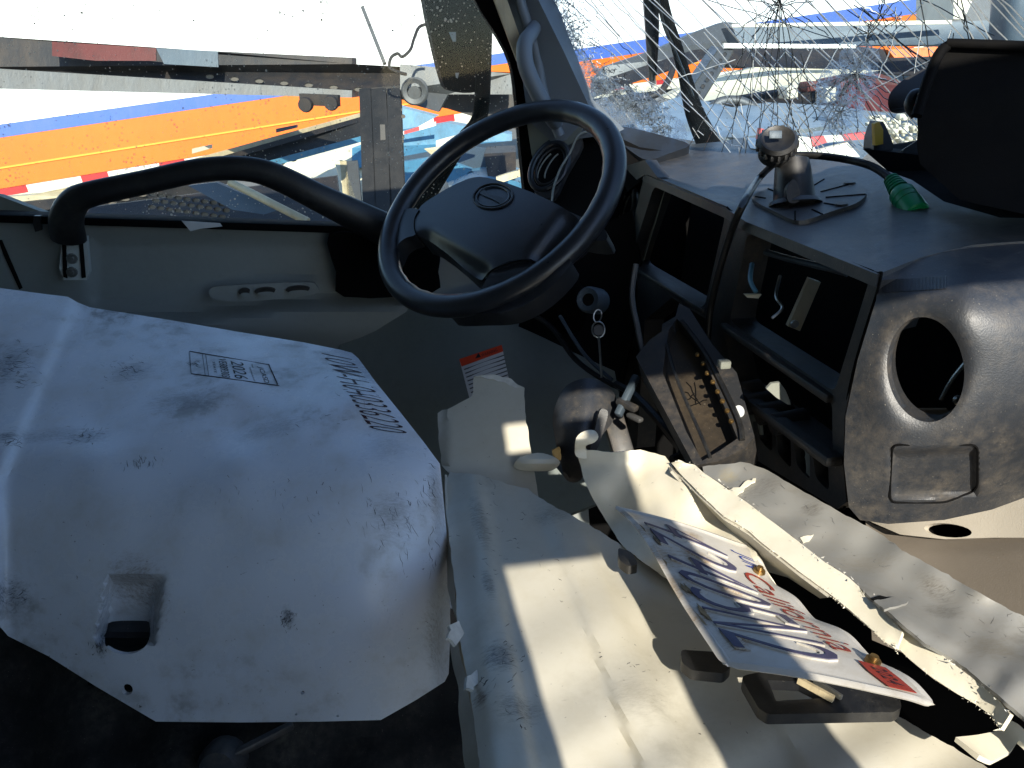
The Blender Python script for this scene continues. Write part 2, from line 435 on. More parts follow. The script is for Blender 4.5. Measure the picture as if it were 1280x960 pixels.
M['green'] = flat('green_connector_plastic', '0f9a68', .4, 0, .1)
M['yellow'] = flat('yellow_plastic', 'c9a21a', .4, 0, .15)
M['rubber'] = plastic('cable_rubber', '131415', .35, .08, 1200, .1)
M['sticker'] = flat('white_sticker', 'cfd2d4', .5, 0, .05)
M['orange_s'] = flat('orange_sticker', 'd8421c', .5, 0, .05)
M['textline'] = flat('grey_print', '54565a', .6, 0, .05)
M['glass'] = glass('dusty_side_glass', .035, .6, sscale=115)
M['wglass'] = glass('windscreen_glass', .08, .25, (.90, .96, .98, 1), 90)
M['crackw'] = flat('crack_white', 'dfe8ee', .2, 0, .05)
M['crackd'] = flat('crack_dark', '353b40', .3, 0, .05)
M['seat'] = plastic('black_seat_cloth', '131416', .9, .3, 500, .9)
M['blanket'] = M['seat']
# outside
M['t_white'] = outdoor('trailer_white', 'e9e9e6', '8a857c', .05, .45)
M['t_blue'] = outdoor('trailer_blue', '4263b0', '8a857c', .12, .45)
M['t_orange'] = outdoor('trailer_orange', 'ea6c0c', '8a4a10', .18, .45)
M['t_orange2'] = outdoor('trailer_orange_rib', 'ffa030', '8a4a10', .1, .45)
M['tape_w'] = outdoor('tape_white', 'dcd6c4', '7d6a50', .35, .5)
M['tape_r'] = outdoor('tape_red', 'b51f22', '5d201a', .3, .5)
M['deck'] = outdoor('dark_steel_deck', '222226', '5a4a3a', .35, .6, .2)
M['deckg'] = outdoor('grey_steel_rail', '56585a', '4b4640', .5, .5, .4)
M['tan'] = outdoor('tan_pipe', 'b7a888', '6b5c44', .5, .5)
M['teal'] = outdoor('blue_painted_steel', '4a7d99', '2b3c46', .45, .45)
M['rust'] = outdoor('rusty_red_steel', '5a2420', '2a1a16', .6, .6)
M['pale'] = outdoor('pale_painted_steel', 'd3ccb6', '8a7c62', .35, .5)
M['beamg'] = outdoor('blue_grey_beam', '47545f', '3b3f44', .4, .5, .2)
M['car'] = outdoor('wrecked_silver_body', '8e979b', '5a5850', .4, .35, .5)
M['ground'] = outdoor('yard_dirt', '77716a', '4a453f', .7, .95, 0, 2)
M['mirror'] = plastic('mirror_shell', '060a08', .8, .02, spec=.1)
M['post'] = outdoor('black_post_steel', '121214', '3d3834', .45, .7)
M['slot'] = outdoor('slot_grey', '59544e', '6b6258', .5, .5)  # grey-brown for slot discs, post chips and a post plate
#SECTION2
# ================================================================== THE YARD OUTSIDE
# the wreck leans: outside, level is 8 degrees off the truck's own level
TL = math.radians(8); Z3 = A(0, 0, 1)
ER = R*math.cos(TL)+Z3*math.sin(TL); EU = Z3*math.cos(TL)-R*math.sin(TL); EF = H
def E3(r, u, f): return r*ER+u*EU+f*EF
EAX = [ER, EF, EU]
GZ = -2.0
def ground():
    V, Fc = [], []; n = 60
    g = [-300, -120, -60, -30]+list(np.linspace(-20, 24, 40))+[30, 45, 60, 100, 200, 400]; g2 = [-40, -20, -8, -3]+list(np.linspace(0, 30, 40))+[40, 60, 100, 200, 500]
    from mathutils import noise as _n
    for i, r in enumerate(g):
        for j, f_ in enumerate(g2):
            V.append(E3(r, GZ+.06*_n.noise(Vector((r*.7, f_*.7, 0))), f_))
    for i in range(len(g)-1):
        for j in range(len(g2)-1):
            a = i*len(g2)+j; Fc.append([a, a+len(g2), a+len(g2)+1, a+1])
    o = mk('ground', V, Fc, M['ground']); tag(o, kind='structure')
ground()
def trailer(name, label, p0, dirv, L, ub, uo, ut, top, tape_from, seg=1.0):
    """p0: a point on the side at eye level; dirv along the side; heights above eye level"""
    dirv = dirv/np.linalg.norm(dirv); nrm = np.cross(dirv, EU)
    if np.dot(nrm, p0) > 0: nrm = -nrm
    t = thing(name, label, 'trailer', p0+EU*ub)
    def pan(nm, a, b, lo, hi, out, mat, bev=0):
        c = p0+dirv*(a+b)/2+EU*(lo+hi)/2+nrm*(out-.03); V, Fc = boxg(c, (b-a, .06, hi-lo), [dirv, nrm, EU], bev); return mk(nm, V, Fc, mat, t)
    V, Fc = boxg(p0+dirv*L/2-nrm*1.3+EU*(ub+top)/2, (L, 2.5, top-ub), [dirv, nrm, EU]); mk('body', V, Fc, M['t_white'], t)
    n = max(1, int(L/1.22))
    for i in range(n): pan('side_panel', i*L/n+.004, (i+1)*L/n-.004, ut, top, .0, M['t_white'])
    pan('blue_stripe', 0, L, uo, ut-.002, .004, M['t_blue']); pan('orange_stripe', 0, L, ub+.06, uo-.002, .004, M['t_orange'])
    pan('rub_rail', 0, L, ub+.45*(uo-ub), ub+.45*(uo-ub)+.02, .016, M['t_orange2'])
    x = tape_from; k = 0
    while x < L-.3:
        pan('reflective_tape', x, x+.3, ub-.03, ub+.055, .012, M['tape_r'] if k % 3 == 1 else M['tape_w']); x += .302; k += 1
    pan('bottom_rail', 0, L, ub-.14, ub-.03, .02, M['pale'])
    V, Fc = merge([barg(p0+dirv*a+EU*(ub-.2)-nrm*.1, p0+dirv*a+EU*(ub-.2)-nrm*2.4, .12, .08, EU) for a in np.arange(.3, L, .6)]); mk('cross_member', V, Fc, M['deck'], t)
    wv = [latheg([(0, -.15), (.3, -.15), (.5, -.1), (.5, .12), (.3, .15), (0, .15)], p0+dirv*a-nrm*.4+EU*(GZ+.5), nrm, 20) for a in (L-1.5, L-2.8)]
    V, Fc = merge(wv); mk('wheel', V, Fc, M['rubber'], t)
    return t
# the near one, behind the hauler: runs away to the right
p = W(0, 182, 9.0); a = math.radians(68.5); d1 = ER*math.sin(a)+EF*math.cos(a)
trailer('box_trailer', 'white box trailer with blue and orange stripes seen through the driver door window', p-d1*2.5, d1, 9.0, -.53, .085, .225, 1.98, .2)
p2a, p2b = W(705, 83, 16.5), W(1172, 17, 14.2); d2 = p2b-p2a; L2 = np.linalg.norm(d2)+3; d2 /= np.linalg.norm(d2)
t2 = trailer('box_trailer', 'white box trailer with blue and orange stripes seen through the cracked windshield', p2a-d2*3, d2, L2, -.58, .05, .30, 1.85, .1)
bar('corner_post', W(1178, 100, 14.1), W(1178, -60, 14.1), .16, .1, M['pale'], t2, up=ER)

def px3(p, q, h, t, bev=0): return barg(W(*p), W(*q), h, t, EU, bev)
# ---- car hauler just outside the driver's door
hz = 3.6
t = thing('car_hauler', 'dark steel car hauler deck and posts close outside the driver door window', 'car hauler', W(250, 110, hz))
pslab('upper_beam', [(-60, 42, 3.5), (170, 58, 3.6), (250, 63, 3.6), (440, 72, 3.7), (440, 80, 3.7), (665, 92, 3.9), (665, 168, 3.9), (560, 136, 3.85), (440, 112, 3.7), (0, 88, 3.55), (-60, 84, 3.5)], .12, M['deck'], t)
pslab('beam_flange', [(-60, 82, 3.45), (0, 86, 3.5), (440, 113, 3.65), (440, 122, 3.65), (0, 111, 3.5), (-60, 108, 3.45)], .20, M['deckg'], t)
pslab('patch_plate', [(65, 52, 3.48), (195, 60, 3.49), (195, 76, 3.49), (120, 76, 3.48), (65, 70, 3.47)], .006, M['rust'], t)
pslab('patch_plate', [(195, 60, 3.49), (272, 64, 3.52), (273, 84, 3.52), (205, 80, 3.49)], .006, M['beamg'], t)
V, Fc = merge([latheg([(0, -.006), (.018, -.006), (.021, .0)], W(262+i*31, 96+i*2.6, 3.622+i*.011), -H, 12, sx=.5, upv=Z3) for i in range(8)])
mk('deck_slot', V, Fc, M['slot'], t)
for x, y in ((382, 131), (414, 129)): lathe('roller', [(0, -.03), (.03, -.03), (.034, 0), (.03, .02), (0, .02)], W(x, y, 3.5), -H, M['deck'], t, 14)
bar('roller_bracket', W(376, 124, 3.56), W(424, 126, 3.56), .05, .05, M['deck'], t, EU)
pslab('end_casting', [(500, 80, 3.6), (640, 92, 3.7), (640, 118, 3.7), (560, 118, 3.7), (548, 140, 3.65), (520, 132, 3.6), (500, 112, 3.6)], .1, M['deckg'], t)
lathe('pivot_ring', [(.035, .0), (.062, 0), (.062, .03), (.055, .035), (.035, .03)], W(519, 114, 3.55), -H, M['deckg'], t, 20)
lathe('pivot_ring', [(0, 0), (.03, 0), (.03, .03), (0, .03)], W(519, 116, 3.56), -H, M['deckg'], t, 14)
for i, (x0, x1, w_) in enumerate(((458, 466, .055), (474, 484, .07), (493, 500, .06))):
    bar('post', W(x0, 118, 3.55), W(x1, 330, 3.1), w_, .07, M['post'], t, up=R)
for i, (x0, y0, hh) in enumerate(((478, 150, .12), (486, 190, .1))):
    bar('post_plate', W(x0, y0, 3.50-(y0-118)*.0021), W(x0+1, y0+26, 3.44-(y0-118)*.0021), .022, .01, M['deckg'] if i % 2 else M['slot'], t, up=R)
sd = []
for i in range(70):
    y_ = 125+random.random()*140; s_ = .003+.006*random.random(); sd.append(latheg([(0, -.002), (s_, -.002), (s_*1.2, .0)], W(453+random.random()*52, y_, 3.51-(y_-118)/212*.45), -H, 6, sx=.5+random.random()))
V, Fc = merge(sd); mk('post_chip', V, Fc, M['slot'], t)
# cable hanging off the mirror bracket and a thin rod
o = tube('curled_cable', [W(536, 30, 3.3), W(524, 34, 3.3), W(517, 50, 3.3), W(513, 62, 3.3), W(503, 71, 3.3), W(497, 67, 3.3), W(489, 72, 3.3), W(487, 84, 3.3), W(497, 90, 3.3), W(508, 93, 3.32)], .007, M['deck'], None, seg=6)
tag(o, 'thin curled dark cable rising above the steel beam beside the mirror', 'cable')
o = bar('thin_rod', W(453, 9, 3.8), W(481, 80, 3.75), .017, .017, M['deckg'], None, up=R); tag(o, 'thin straight rod leaning above the hauler beam', 'rod')
# ---- lower sloping deck
t = thing('perforated_ramp', 'sloping perforated loading ramp below the orange trailer', 'ramp', W(300, 200, 4.2))
pslab('ramp_rail', [(-60, 252, 3.2), (40, 244, 3.35), (170, 216, 3.7), (240, 199, 3.95), (330, 174, 4.3), (458, 139, 4.9), (458, 147, 4.9), (330, 183, 4.3), (230, 212, 3.9), (100, 246, 3.45), (-60, 268, 3.2)], .08, M['tan'], t)
pslab('ramp_rail_top', [(-60, 262, 3.15), (60, 250, 3.35), (230, 209, 3.85), (330, 180, 4.25), (458, 144, 4.85), (458, 150, 4.85), (330, 187, 4.25), (230, 215, 3.85), (60, 262, 3.35), (-60, 276, 3.15)], .05, M['deck'], t)
pslab('ramp_plate', [(-60, 268, 3.2), (120, 238, 3.6), (320, 183, 4.3), (458, 148, 4.85), (460, 170, 4.8), (330, 212, 4.2), (200, 262, 3.7), (100, 300, 3.3), (-60, 330, 3.0)], .02, M['post'], t)
sl_ = []
for i in range(19):
    for j in range(3):
        f0 = i/18; x = 445-f0*330+j*5+(i % 2)*3; y = 157+f0*88+j*8*(1+f0*.8)-(j-1)*1; dd = 4.83-f0*1.33
        sl_.append(latheg([(0, -.004), (.019, -.004), (.022, .003)], W(x, y, dd-.03), -H, 8, sx=.42, upv=Z3))
V, Fc = merge(sl_); mk('ramp_slot', V, Fc, M['slot'], t)
pslab('ramp_edge', [(318, 206, 4.1), (460, 168, 4.7), (460, 175, 4.7), (370, 200, 4.3), (318, 214, 4.1)], .06, M['teal'], t)
pslab('rail_latch', [(240, 186, 4.0), (262, 181, 4.1), (262, 186, 4.1), (240, 192, 4.0)], .04, M['pale'], t)
pslab('rail_latch', [(345, 161, 4.3), (370, 156, 4.4), (370, 160, 4.4), (345, 166, 4.3)], .04, M['deckg'], t)
# seen under the grab handle
pslab('lower_plate', [(90, 262, 3.0), (420, 220, 3.3), (430, 300, 2.9), (60, 330, 2.7)], .03, M['deck'], t)
sl_ = [latheg([(0, -.004), (.012, -.004), (.015, .003)], W(190+i*11+(j % 2)*5, 243+j*8+i*1.5, 2.85), -H, 8, sx=.6, upv=Z3) for i in range(9) for j in range(3)]
V, Fc = merge(sl_); mk('ramp_slot', V, Fc, M['slot'], t)
pslab('checker_strip', [(235, 232, 2.82), (270, 228, 2.82), (350, 262, 2.78), (330, 268, 2.78), (290, 262, 2.8)], .03, M['beamg'], t)
o = tube('tan_pipe', [W(288, 228, 2.75), W(312, 240, 2.72), W(345, 257, 2.68), W(385, 277, 2.66)], .014, M['tan'], None, seg=10); tag(o, 'tan pipe lying across the dark deck under the grab handle', 'pipe')
# ---- pale tank / fender and gear between ramp and post
o = pslab('pale_fender', [(352, 208, 5.2), (375, 196, 5.3), (430, 182, 5.5), (462, 178, 5.5), (470, 200, 5.4), (470, 262, 5.2), (400, 250, 5.1), (380, 226, 5.1), (352, 222, 5.2)], 1.2, M['pale'], sm=3); tag(o, 'pale cream truck fender behind the dark hauler post', 'fender')
o = pslab('teal_panel', [(488, 131, 6.0), (545, 146, 6.0), (505, 168, 6.0), (490, 172, 6.0)], .3, M['teal']); tag(o, 'small blue steel panel right of the dark post above the striped rail', 'steel panel')
t = thing('blue_flatbed', 'blue steel flatbed bed with striped edge behind the steering wheel', 'flatbed', W(540, 190, 5.4))
pslab('bed_side', [(440, 185, 5.4), (492, 166, 5.5), (560, 154, 5.6), (640, 168, 5.7), (640, 176, 5.7), (575, 182, 5.5), (495, 200, 5.3), (440, 212, 5.3)], .3, M['teal'], t)
pslab('reflective_tape', [(490, 168, 5.38), (505, 164, 5.38), (505, 168, 5.38), (490, 172, 5.38)], .01, M['tape_w'], t)
pslab('reflective_tape', [(505, 164, 5.38), (524, 158, 5.38), (524, 163, 5.38), (505, 168, 5.38)], .01, M['tape_r'], t)
pslab('reflective_tape', [(524, 158, 5.38), (545, 152, 5.38), (545, 157, 5.38), (524, 163, 5.38)], .01, M['tape_w'], t)
pslab('bed_floor', [(492, 198, 5.2), (580, 182, 5.4), (640, 190, 5.4), (640, 250, 5.0), (500, 262, 4.9)], .05, M['beamg'], t)
pslab('bed_panel', [(495, 204, 5.1), (545, 196, 5.1), (590, 212, 5.0), (560, 236, 4.9), (500, 232, 4.9)], .1, M['teal'], t)
o = pslab('cream_board', [(545, 176, 4.9), (585, 165, 5.0), (600, 168, 5.0), (560, 184, 4.9), (545, 184, 4.9)], .05, M['pale']); tag(o, 'short cream board lying on the blue flatbed', 'board')
o = pslab('rusty_sheet', [(530, 186, 4.85), (560, 182, 4.85), (575, 190, 4.85), (545, 198, 4.8)], .03, M['tan']); tag(o, 'rusty tan metal sheet lying on the blue flatbed', 'metal sheet')
for lab, (x0, x1, w_, m_) in {'grey upright strut left of the dark hauler post': (440, 446, .07, 'deckg'), 'tan thin strut standing beside the pale fender': (430, 436, .035, 'tan'), 'pale grey strut between the fender and post': (424, 448, .045, 'pale')}.items():
    o = bar('upright_strut', W(x0, 205, 4.3), W(x1, 275, 4.1), w_, .05, M[m_], None, up=R); tag(o, lab, 'strut')
o = pslab('grey_gearbox', [(508, 235, 4.1), (530, 228, 4.1), (552, 240, 4.1), (560, 300, 3.9), (500, 300, 3.9)], .4, M['deckg'], sm=2); tag(o, 'grey gearbox housing on the flatbed behind the wheel rim', 'gearbox')
# blue and dark car remains right under the mirror, above the dash
o = pslab('blue_car_fender', [(560, 236, 4.6), (600, 222, 4.7), (660, 232, 4.8), (662, 262, 4.6), (600, 250, 4.5), (548, 262, 4.4)], .8, M['teal'], sm=3); tag(o, 'blue wrecked car fender behind the wheel hub', 'fender')
o = pslab('dark_crate', [(605, 192, 4.9), (645, 190, 4.9), (645, 222, 4.8), (610, 222, 4.8)], .5, M['deck']); tag(o, 'dark brown crate behind the mirror arm', 'crate')
o = pslab('beige_plank', [(620, 222, 4.3), (662, 208, 4.3), (662, 217, 4.3), (622, 230, 4.3)], .06, M['tan']); tag(o, 'beige plank beside the black door frame', 'plank')
o = pslab('silver_car_panel', [(530, 262, 4.0), (600, 255, 4.1), (662, 272, 4.1), (662, 360, 3.6), (520, 360, 3.6)], .9, M['car'], sm=3); tag(o, 'silver wrecked car panel low behind the steering wheel', 'car panel')

# ---- yard seen through the windshield
o = pslab('curved_boom', [(742, 100, 7.0), (760, 82, 7.0), (820, 62, 7.0), (870, 40, 6.9), (905, 27, 6.8), (935, 30, 6.7), (935, 48, 6.7), (905, 62, 6.8), (870, 70, 6.9), (800, 92, 7.0), (752, 112, 7.0)], .3, M['deckg']); tag(o, 'grey curved loader boom in front of the far orange trailer', 'boom')
V, Fc = poly3([W(742, 104, 6.9), W(870, 62, 6.8), W(905, 60, 6.7), W(870, 78, 6.7), W(845, 86, 6.7), W(790, 104, 6.8), W(742, 122, 6.9)], .3, H)
o = mk('lower_boom', V, Fc, M['deck']); tag(o, 'dark underside arm just below the curved grey boom', 'boom')
o = pslab('grey_blue_beam', [(915, 33, 6.2), (1110, 30, 6.0), (1340, 22, 5.8), (1340, 60, 5.8), (1180, 56, 5.9), (925, 56, 6.2)], .35, M['beamg']); tag(o, 'long blue grey steel beam crossing behind the cracked windshield', 'beam')
o = pslab('thin_white_rail', [(915, 30, 5.9), (1190, 25, 5.8), (1190, 30, 5.8), (915, 34, 5.9)], .05, M['pale']); tag(o, 'thin pale rail along the top of the blue grey beam', 'rail')
o = pslab('silver_rail', [(905, 54, 5.9), (1070, 56, 5.8), (1070, 60, 5.8), (905, 60, 5.9)], .05, M['metal']); tag(o, 'thin silver rail under the blue grey beam', 'rail')
o = pslab('dark_chassis', [(912, 58, 7.5), (1075, 58, 7.4), (1175, 70, 7.3), (1180, 95, 7.2), (1100, 92, 7.2), (930, 84, 7.3), (905, 80, 7.4)], .8, M['deck']); tag(o, 'dark truck chassis behind the silver rail', 'chassis')
o = pslab('striped_tail', [(1110, 62, 7.0), (1172, 58, 7.0), (1178, 70, 7.0), (1118, 72, 7.0)], .1, M['t_orange']); tag(o, 'short orange tail board at the right end of the dark chassis', 'board')
o = pslab('cream_wedge', [(830, 122, 6.4), (850, 112, 6.4), (945, 84, 6.3), (1100, 88, 6.1), (1040, 100, 6.0), (930, 118, 6.0), (860, 130, 6.1)], .25, M['pale']); tag(o, 'long cream wedge shaped ramp pointing right behind the cracks', 'ramp')
o = pslab('rusty_red_box', [(1058, 100, 5.5), (1100, 92, 5.4), (1150, 110, 5.3), (1128, 140, 5.2), (1060, 138, 5.3)], .6, M['rust']); tag(o, 'rusty red steel box beside the black visor', 'steel box')
for i, (x, y, s) in enumerate(((985, 115, 12), (1010, 108, 9), (1032, 118, 14), (1050, 106, 8))):
    o = box('scrap_part', W(x, y, 5.6), (.08, .2, .012*s*.6), M['rust' if i % 2 else 'pale'], None, EAX, .01)
    tag(o, ('small pale', 'small rusty', 'larger pale', 'larger rusty')[i]+' scrap part lying under the cream wedge', 'scrap part')
o = pslab('scrap_heap', [(925, 122, 6.3), (1055, 102, 6.2), (1060, 140, 5.6), (900, 145, 5.8)], .8, M['deck']); tag(o, 'dark heap of scrap under the cream wedge', 'scrap heap')
# car bodywork just ahead
o = relief('crushed_bonnet', [(790, 142), (850, 120), (890, 128), (915, 134), (960, 128), (1040, 132), (1112, 142), (1120, 156), (1030, 158), (950, 168), (905, 176), (880, 178), (800, 166)], tps([(790, 150, 4.2), (900, 122, 4.6), (1110, 140, 4.2), (900, 175, 3.4), (1100, 160, 3.6), (1000, 140, 4.3), (990, 165, 3.5)]), M['car'], None, step=9, th=.03, extra=lambda x, y: .12*math.sin(x*.06)*math.sin(y*.2)); tag(o, 'crumpled silver car bonnet just beyond the windshield', 'car bonnet')
o = tube('bent_hoop', [W(884, 142, 4.4), W(900, 128, 4.4), W(925, 127, 4.4), W(945, 138, 4.4), W(950, 150, 4.3)], .03, M['deckg']); tag(o, 'bent grey hoop rising above the silver bonnet', 'hoop')
t = thing('silver_ladder_bar', 'leaning silver perforated bar below the curved boom', 'bar', W(850, 130, 5.6))
bar('tube', W(893, 62, 5.9), W(845, 132, 5.5), .06, .05, M['metal'], t, up=R)
bar('plate', W(908, 62, 5.95), W(862, 134, 5.5), .11, .03, M['deckg'], t, up=R)
V, Fc = merge([latheg([(0, -.004), (.014, -.004), (.016, 0)], W(906-i*5.5, 68+i*8, 5.85-i*.05), -H, 8) for i in range(8)]); mk('hole', V, Fc, M['deck'], t)
o = tube('drooping_hose', [W(842, 78, 6.6), W(838, 95, 6.5), W(825, 115, 6.4), W(805, 123, 6.4), W(790, 118, 6.4), W(778, 98, 6.5)], .028, M['deck'], None, seg=8); tag(o, 'dark hose drooping in a loop in front of orange stripes', 'hose')
bp = [(935, 186), (950, 160), (1005, 170), (1025, 188), (1070, 178), (1110, 160), (1135, 165), (1135, 200), (1075, 222), (935, 215)]
t = thing('striped_barrier', 'crumpled red and white striped barrier board behind the dash', 'barrier', W(1000, 190, 2.9))
segs = [([(950, 160), (978, 168), (985, 188), (945, 184)], 'tape_r'), ([(978, 168), (1012, 172), (1022, 192), (985, 190)], 'tape_w'), ([(1012, 172), (1030, 170), (1034, 178), (1016, 184)], 'tape_r'), ([(1030, 170), (1052, 169), (1055, 176), (1034, 178)], 'tape_w'), ([(1052, 169), (1082, 165), (1084, 174), (1055, 176)], 'tape_r'), ([(1022, 188), (1060, 178), (1075, 196), (1030, 204)], 'tape_w')]
for q, m_ in segs: pslab('stripe', [(x, y, 2.9) for x, y in q], .03, M[m_], t)
pslab('backing', [(930, 178, 3.0), (1085, 158, 3.1), (1100, 178, 3.0), (1060, 215, 2.8), (930, 215, 2.8)], .06, M['car'], t)
o = pslab('grey_kerb_block', [(1040, 150, 3.9), (1110, 148, 3.9), (1148, 145, 3.9), (1148, 172, 3.7), (1090, 178, 3.6), (1040, 170, 3.7)], .5, M['beamg']); tag(o, 'grey blue steel edge behind the yellow reflector', 'steel edge')
rk = []
for i in range(120):
    c = W(1085+random.random()*70, 146+random.random()*34, 3.3+random.random()*.2); s = .012+random.random()*.022
    rk.append(boxg(c, (s, s*1.2, s*.8), None, s*.25))
V, Fc = merge(rk); o = mk('broken_glass_gravel', V, Fc, M['pale']); tag(o, 'pale rubble and broken glass heap by the yellow reflector', 'rubble', kind='stuff')
o = pslab('grey_machine', [(1192, -10, 8.0), (1215, 2, 8.0), (1205, 24, 8.0), (1192, 24, 8.0)], .8, M['pale']); tag(o, 'pale machine cabinet right of the far trailer end', 'cabinet')
o = pslab('dark_building', [(1186, -60, 22), (1400, -80, 22), (1400, 50, 22), (1186, 60, 22)], 5, M['deckg']); tag(o, 'grey shed standing beyond the far trailer end', 'shed')
o = box('grey_barrel', W(1272, 20, 5.2), (.28, .28, .5), M['beamg'], None, EAX, .08); tag(o, 'round shouldered grey tank at the far right behind the windshield', 'tank')

# ================================================================== THE CAB SHELL
cab = thing('truck_cab', 'grey truck cab shell with door frame, windshield post and roof around the seats', 'truck cab', (0, .6, -1.3))
SY = -.27                                                           # passenger side
box('roof', (-.30, .66, .60), (1.42, 1.96, .05), M['trim'], cab, bev=.01)
box('floor', (.05, .66, -1.32), (2.1, 1.96, .05), M['dark'], cab)
# rear wall with its window
box('rear_wall', (-1.02, .66, -.36), (.05, 1.96, 1.88), M['trim'], cab)
# unseen passenger side: wall edged to bound the sun patch, header, sill, front post
box('side_wall', (-.449, SY, -.35), (1.142, .05, 1.9), M['trim'], cab)
box('door_header', (.62, SY, .485), (1.0, .05, .236), M['trim'], cab)
box('door_sill', (.62, SY, -1.2), (1.0, .05, .24), M['trim'], cab)
box('sun_block', (.182, SY, .185), (.12, .05, .13), M['trim'], cab)  # unseen blocks added to shape the sun patches on the wreckage
box('sun_block', (.207, SY, .348), (.07, .05, .042), M['trim'], cab)
box('sun_block', (.147, SY, .31), (.05, .05, .118), M['trim'], cab)
box('sun_block', (.266, SY, .13), (.048, .05, .32), M['trim'], cab)
box('sun_block', (.290, SY, -.145), (.096, .05, .21), M['trim'], cab)
box('kick_panel', (.72, 1.60, -.72), (.70, .04, 1.1), M['dark'], cab)
box('front_post', (1.17, SY, -.3), (.12, .05, 1.9), M['trim'], cab)
box('firewall', (1.0, .66, -.75), (.04, 1.84, 1.1), M['dark'], cab)
bar('windshield_header', A(.46, -.25, .56), A(.30, 1.6, .56), .10, .08, M['trim'], cab)
# A post inside trim (driver side)
def pil(x, y): return dep(onY(x, y, 1.50))
relief('pillar_trim', [(612, -60), (665, -60), (673, 0), (705, 65), (735, 130), (772, 166), (735, 172), (690, 178), (660, 150), (652, 90), (637, 40), (622, 0)], tps([(640, 0, 1.40), (673, 0, 1.36), (735, 130, 1.42), (660, 150, 1.46), (700, 230, 1.5), (650, -60, 1.37)]), M['pillar'], cab, step=12, th=.05)
tube('pillar_edge', [W(640, -60, 1.36), W(650, 0, 1.375), W(662, 38, 1.39), W(672, 75, 1.41), W(680, 120, 1.42), W(700, 170, 1.44)], .010, M['pillar'], cab, seg=8)
relief('door_seal', cat([(576, -60), (594, 0), (622, 45), (637, 75), (644, 110), (650, 180), (658, 260), (668, 350), (695, 352), (684, 250), (672, 180), (664, 120), (655, 72), (640, 30), (616, -10), (602, -60)], 3, True), dY(1.54), M['blackm'], cab, step=12, th=.03)
relief('door_seal', [(600, -60), (612, -60), (634, 0), (655, 60), (657, 95), (646, 75), (618, 0)], dY(1.50), M['tan'], cab, step=10, th=.01)
relief('corner_trim', [(655, 130), (700, 130), (728, 160), (722, 172), (700, 190), (685, 240), (694, 330), (684, 330), (676, 250), (664, 190)], tps([(660, 150, 1.49), (752, 160, 1.42), (690, 330, 1.5), (752, 300, 1.42), (670, 200, 1.5)]), M['trim'], cab, step=12, th=.02)
t = tube('pillar_grab_handle', [W(671, 30, 1.40), W(664, 42, 1.36), W(656, 55, 1.34), W(657, 80, 1.34), (W(668, 108, 1.35)), W(684, 138, 1.37), W(694, 152, 1.42)], [.012, .013, .014, .0145, .0145, .0145, .015], M['pillar'], None, seg=12)
tag(t, 'grey curved grab handle on the windshield post', 'grab handle')

# windshield: laminated glass still in its frame, shattered
PA, PB, PC = A(.51, 1.55, -.11), A(.35, 1.55, .127), A(.74, 1.11, -.13)
PN = np.cross(PB-PA, PC-PA); PN /= np.linalg.norm(PN); dW = dpl(PA, PN)
ws = thing('windshield', 'shattered windshield with long diagonal cracks and crazed left edge', 'windshield', PC)
relief('crazed_edge', [(676, -20), (695, -20), (712, 30), (740, 75), (775, 105), (815, 120), (845, 145), (862, 178), (840, 186), (800, 174), (745, 150), (706, 70)], dW, M['crazed'], ws, step=14, th=0, off=.004, jit=3)
relief('crazed_patch', ell(1060, 110, 34, 60, 25, 20), dW, M['crazed'], ws, step=14, th=0, off=.004, jit=3)
gl_ = relief('pane', [(655, -60), (1420, -60), (1420, 330), (1100, 330), (880, 215), (790, 170), (735, 150), (668, -10)], dW, M['wglass'], ws, step=60, th=.005)
def crk(segs, r): return merge([tubeg([W(x, y, dW(x, y)-.002) for x, y in s], r, seg=3, sm=1, cap=False) for s in segs])
def wob(x0, y0, x1, y1, n=7, a=1.2):
    return [(x0+(x1-x0)*i/n+rng.normal(0, a)*(0 < i < n), y0+(y1-y0)*i/n+rng.normal(0, a)*(0 < i < n)) for i in range(n+1)]
wh, dk, fine = [], [], []
for x0, y0, x1, y1 in ((720, -10, 905, 175), (755, -20, 930, 185), (790, -20, 1000, 170), (860, -20, 1075, 190), (900, -20, 1110, 200), (800, 0, 860, 60), (985, -20, 1150, 130), (940, -10, 1190, 215), (1010, -20, 1085, 50), (1175, -20, 1260, 120), (1200, -20, 1245, 60), (1230, -20, 1300, 60), (1060, 110, 1150, 215), (905, 30, 990, 120), (880, 40, 1010, 215), (940, 110, 1040, 215), (1000, 90, 1120, 230), (745, 90, 800, 165), (860, 60, 985, 215), (1080, 20, 1200, 140), (735, 45, 862, 140), (980, 60, 1135, 210)):
    wh.append(wob(x0, y0, x1, y1, 9, .8))
for x0, y0, x1, y1 in ((700, 0, 735, 35), (735, -5, 775, 45), (745, 20, 790, 70), (980, -10, 920, 45), (990, 60, 985, 200), (1110, -20, 1070, 95), (1140, -20, 1090, 40), (1095, 25, 1030, 160), (1070, 90, 1000, 215), (1075, 95, 1020, 150), (1060, 80, 960, 215), (930, 40, 915, 180), (945, 30, 930, 200), (960, 25, 945, 190), (975, 20, 962, 200), (1010, 80, 935, 160), (1190, -20, 1215, 60), (1085, 30, 1130, 100), (700, 40, 750, 60), (700, 15, 742, 85), (1045, 100, 1000, 130), (1038, 150, 1045, 215), (1070, 60, 1120, 25), (1050, 80, 1130, 140)):
    dk.append(wob(x0, y0, x1, y1, 9, 1.5))
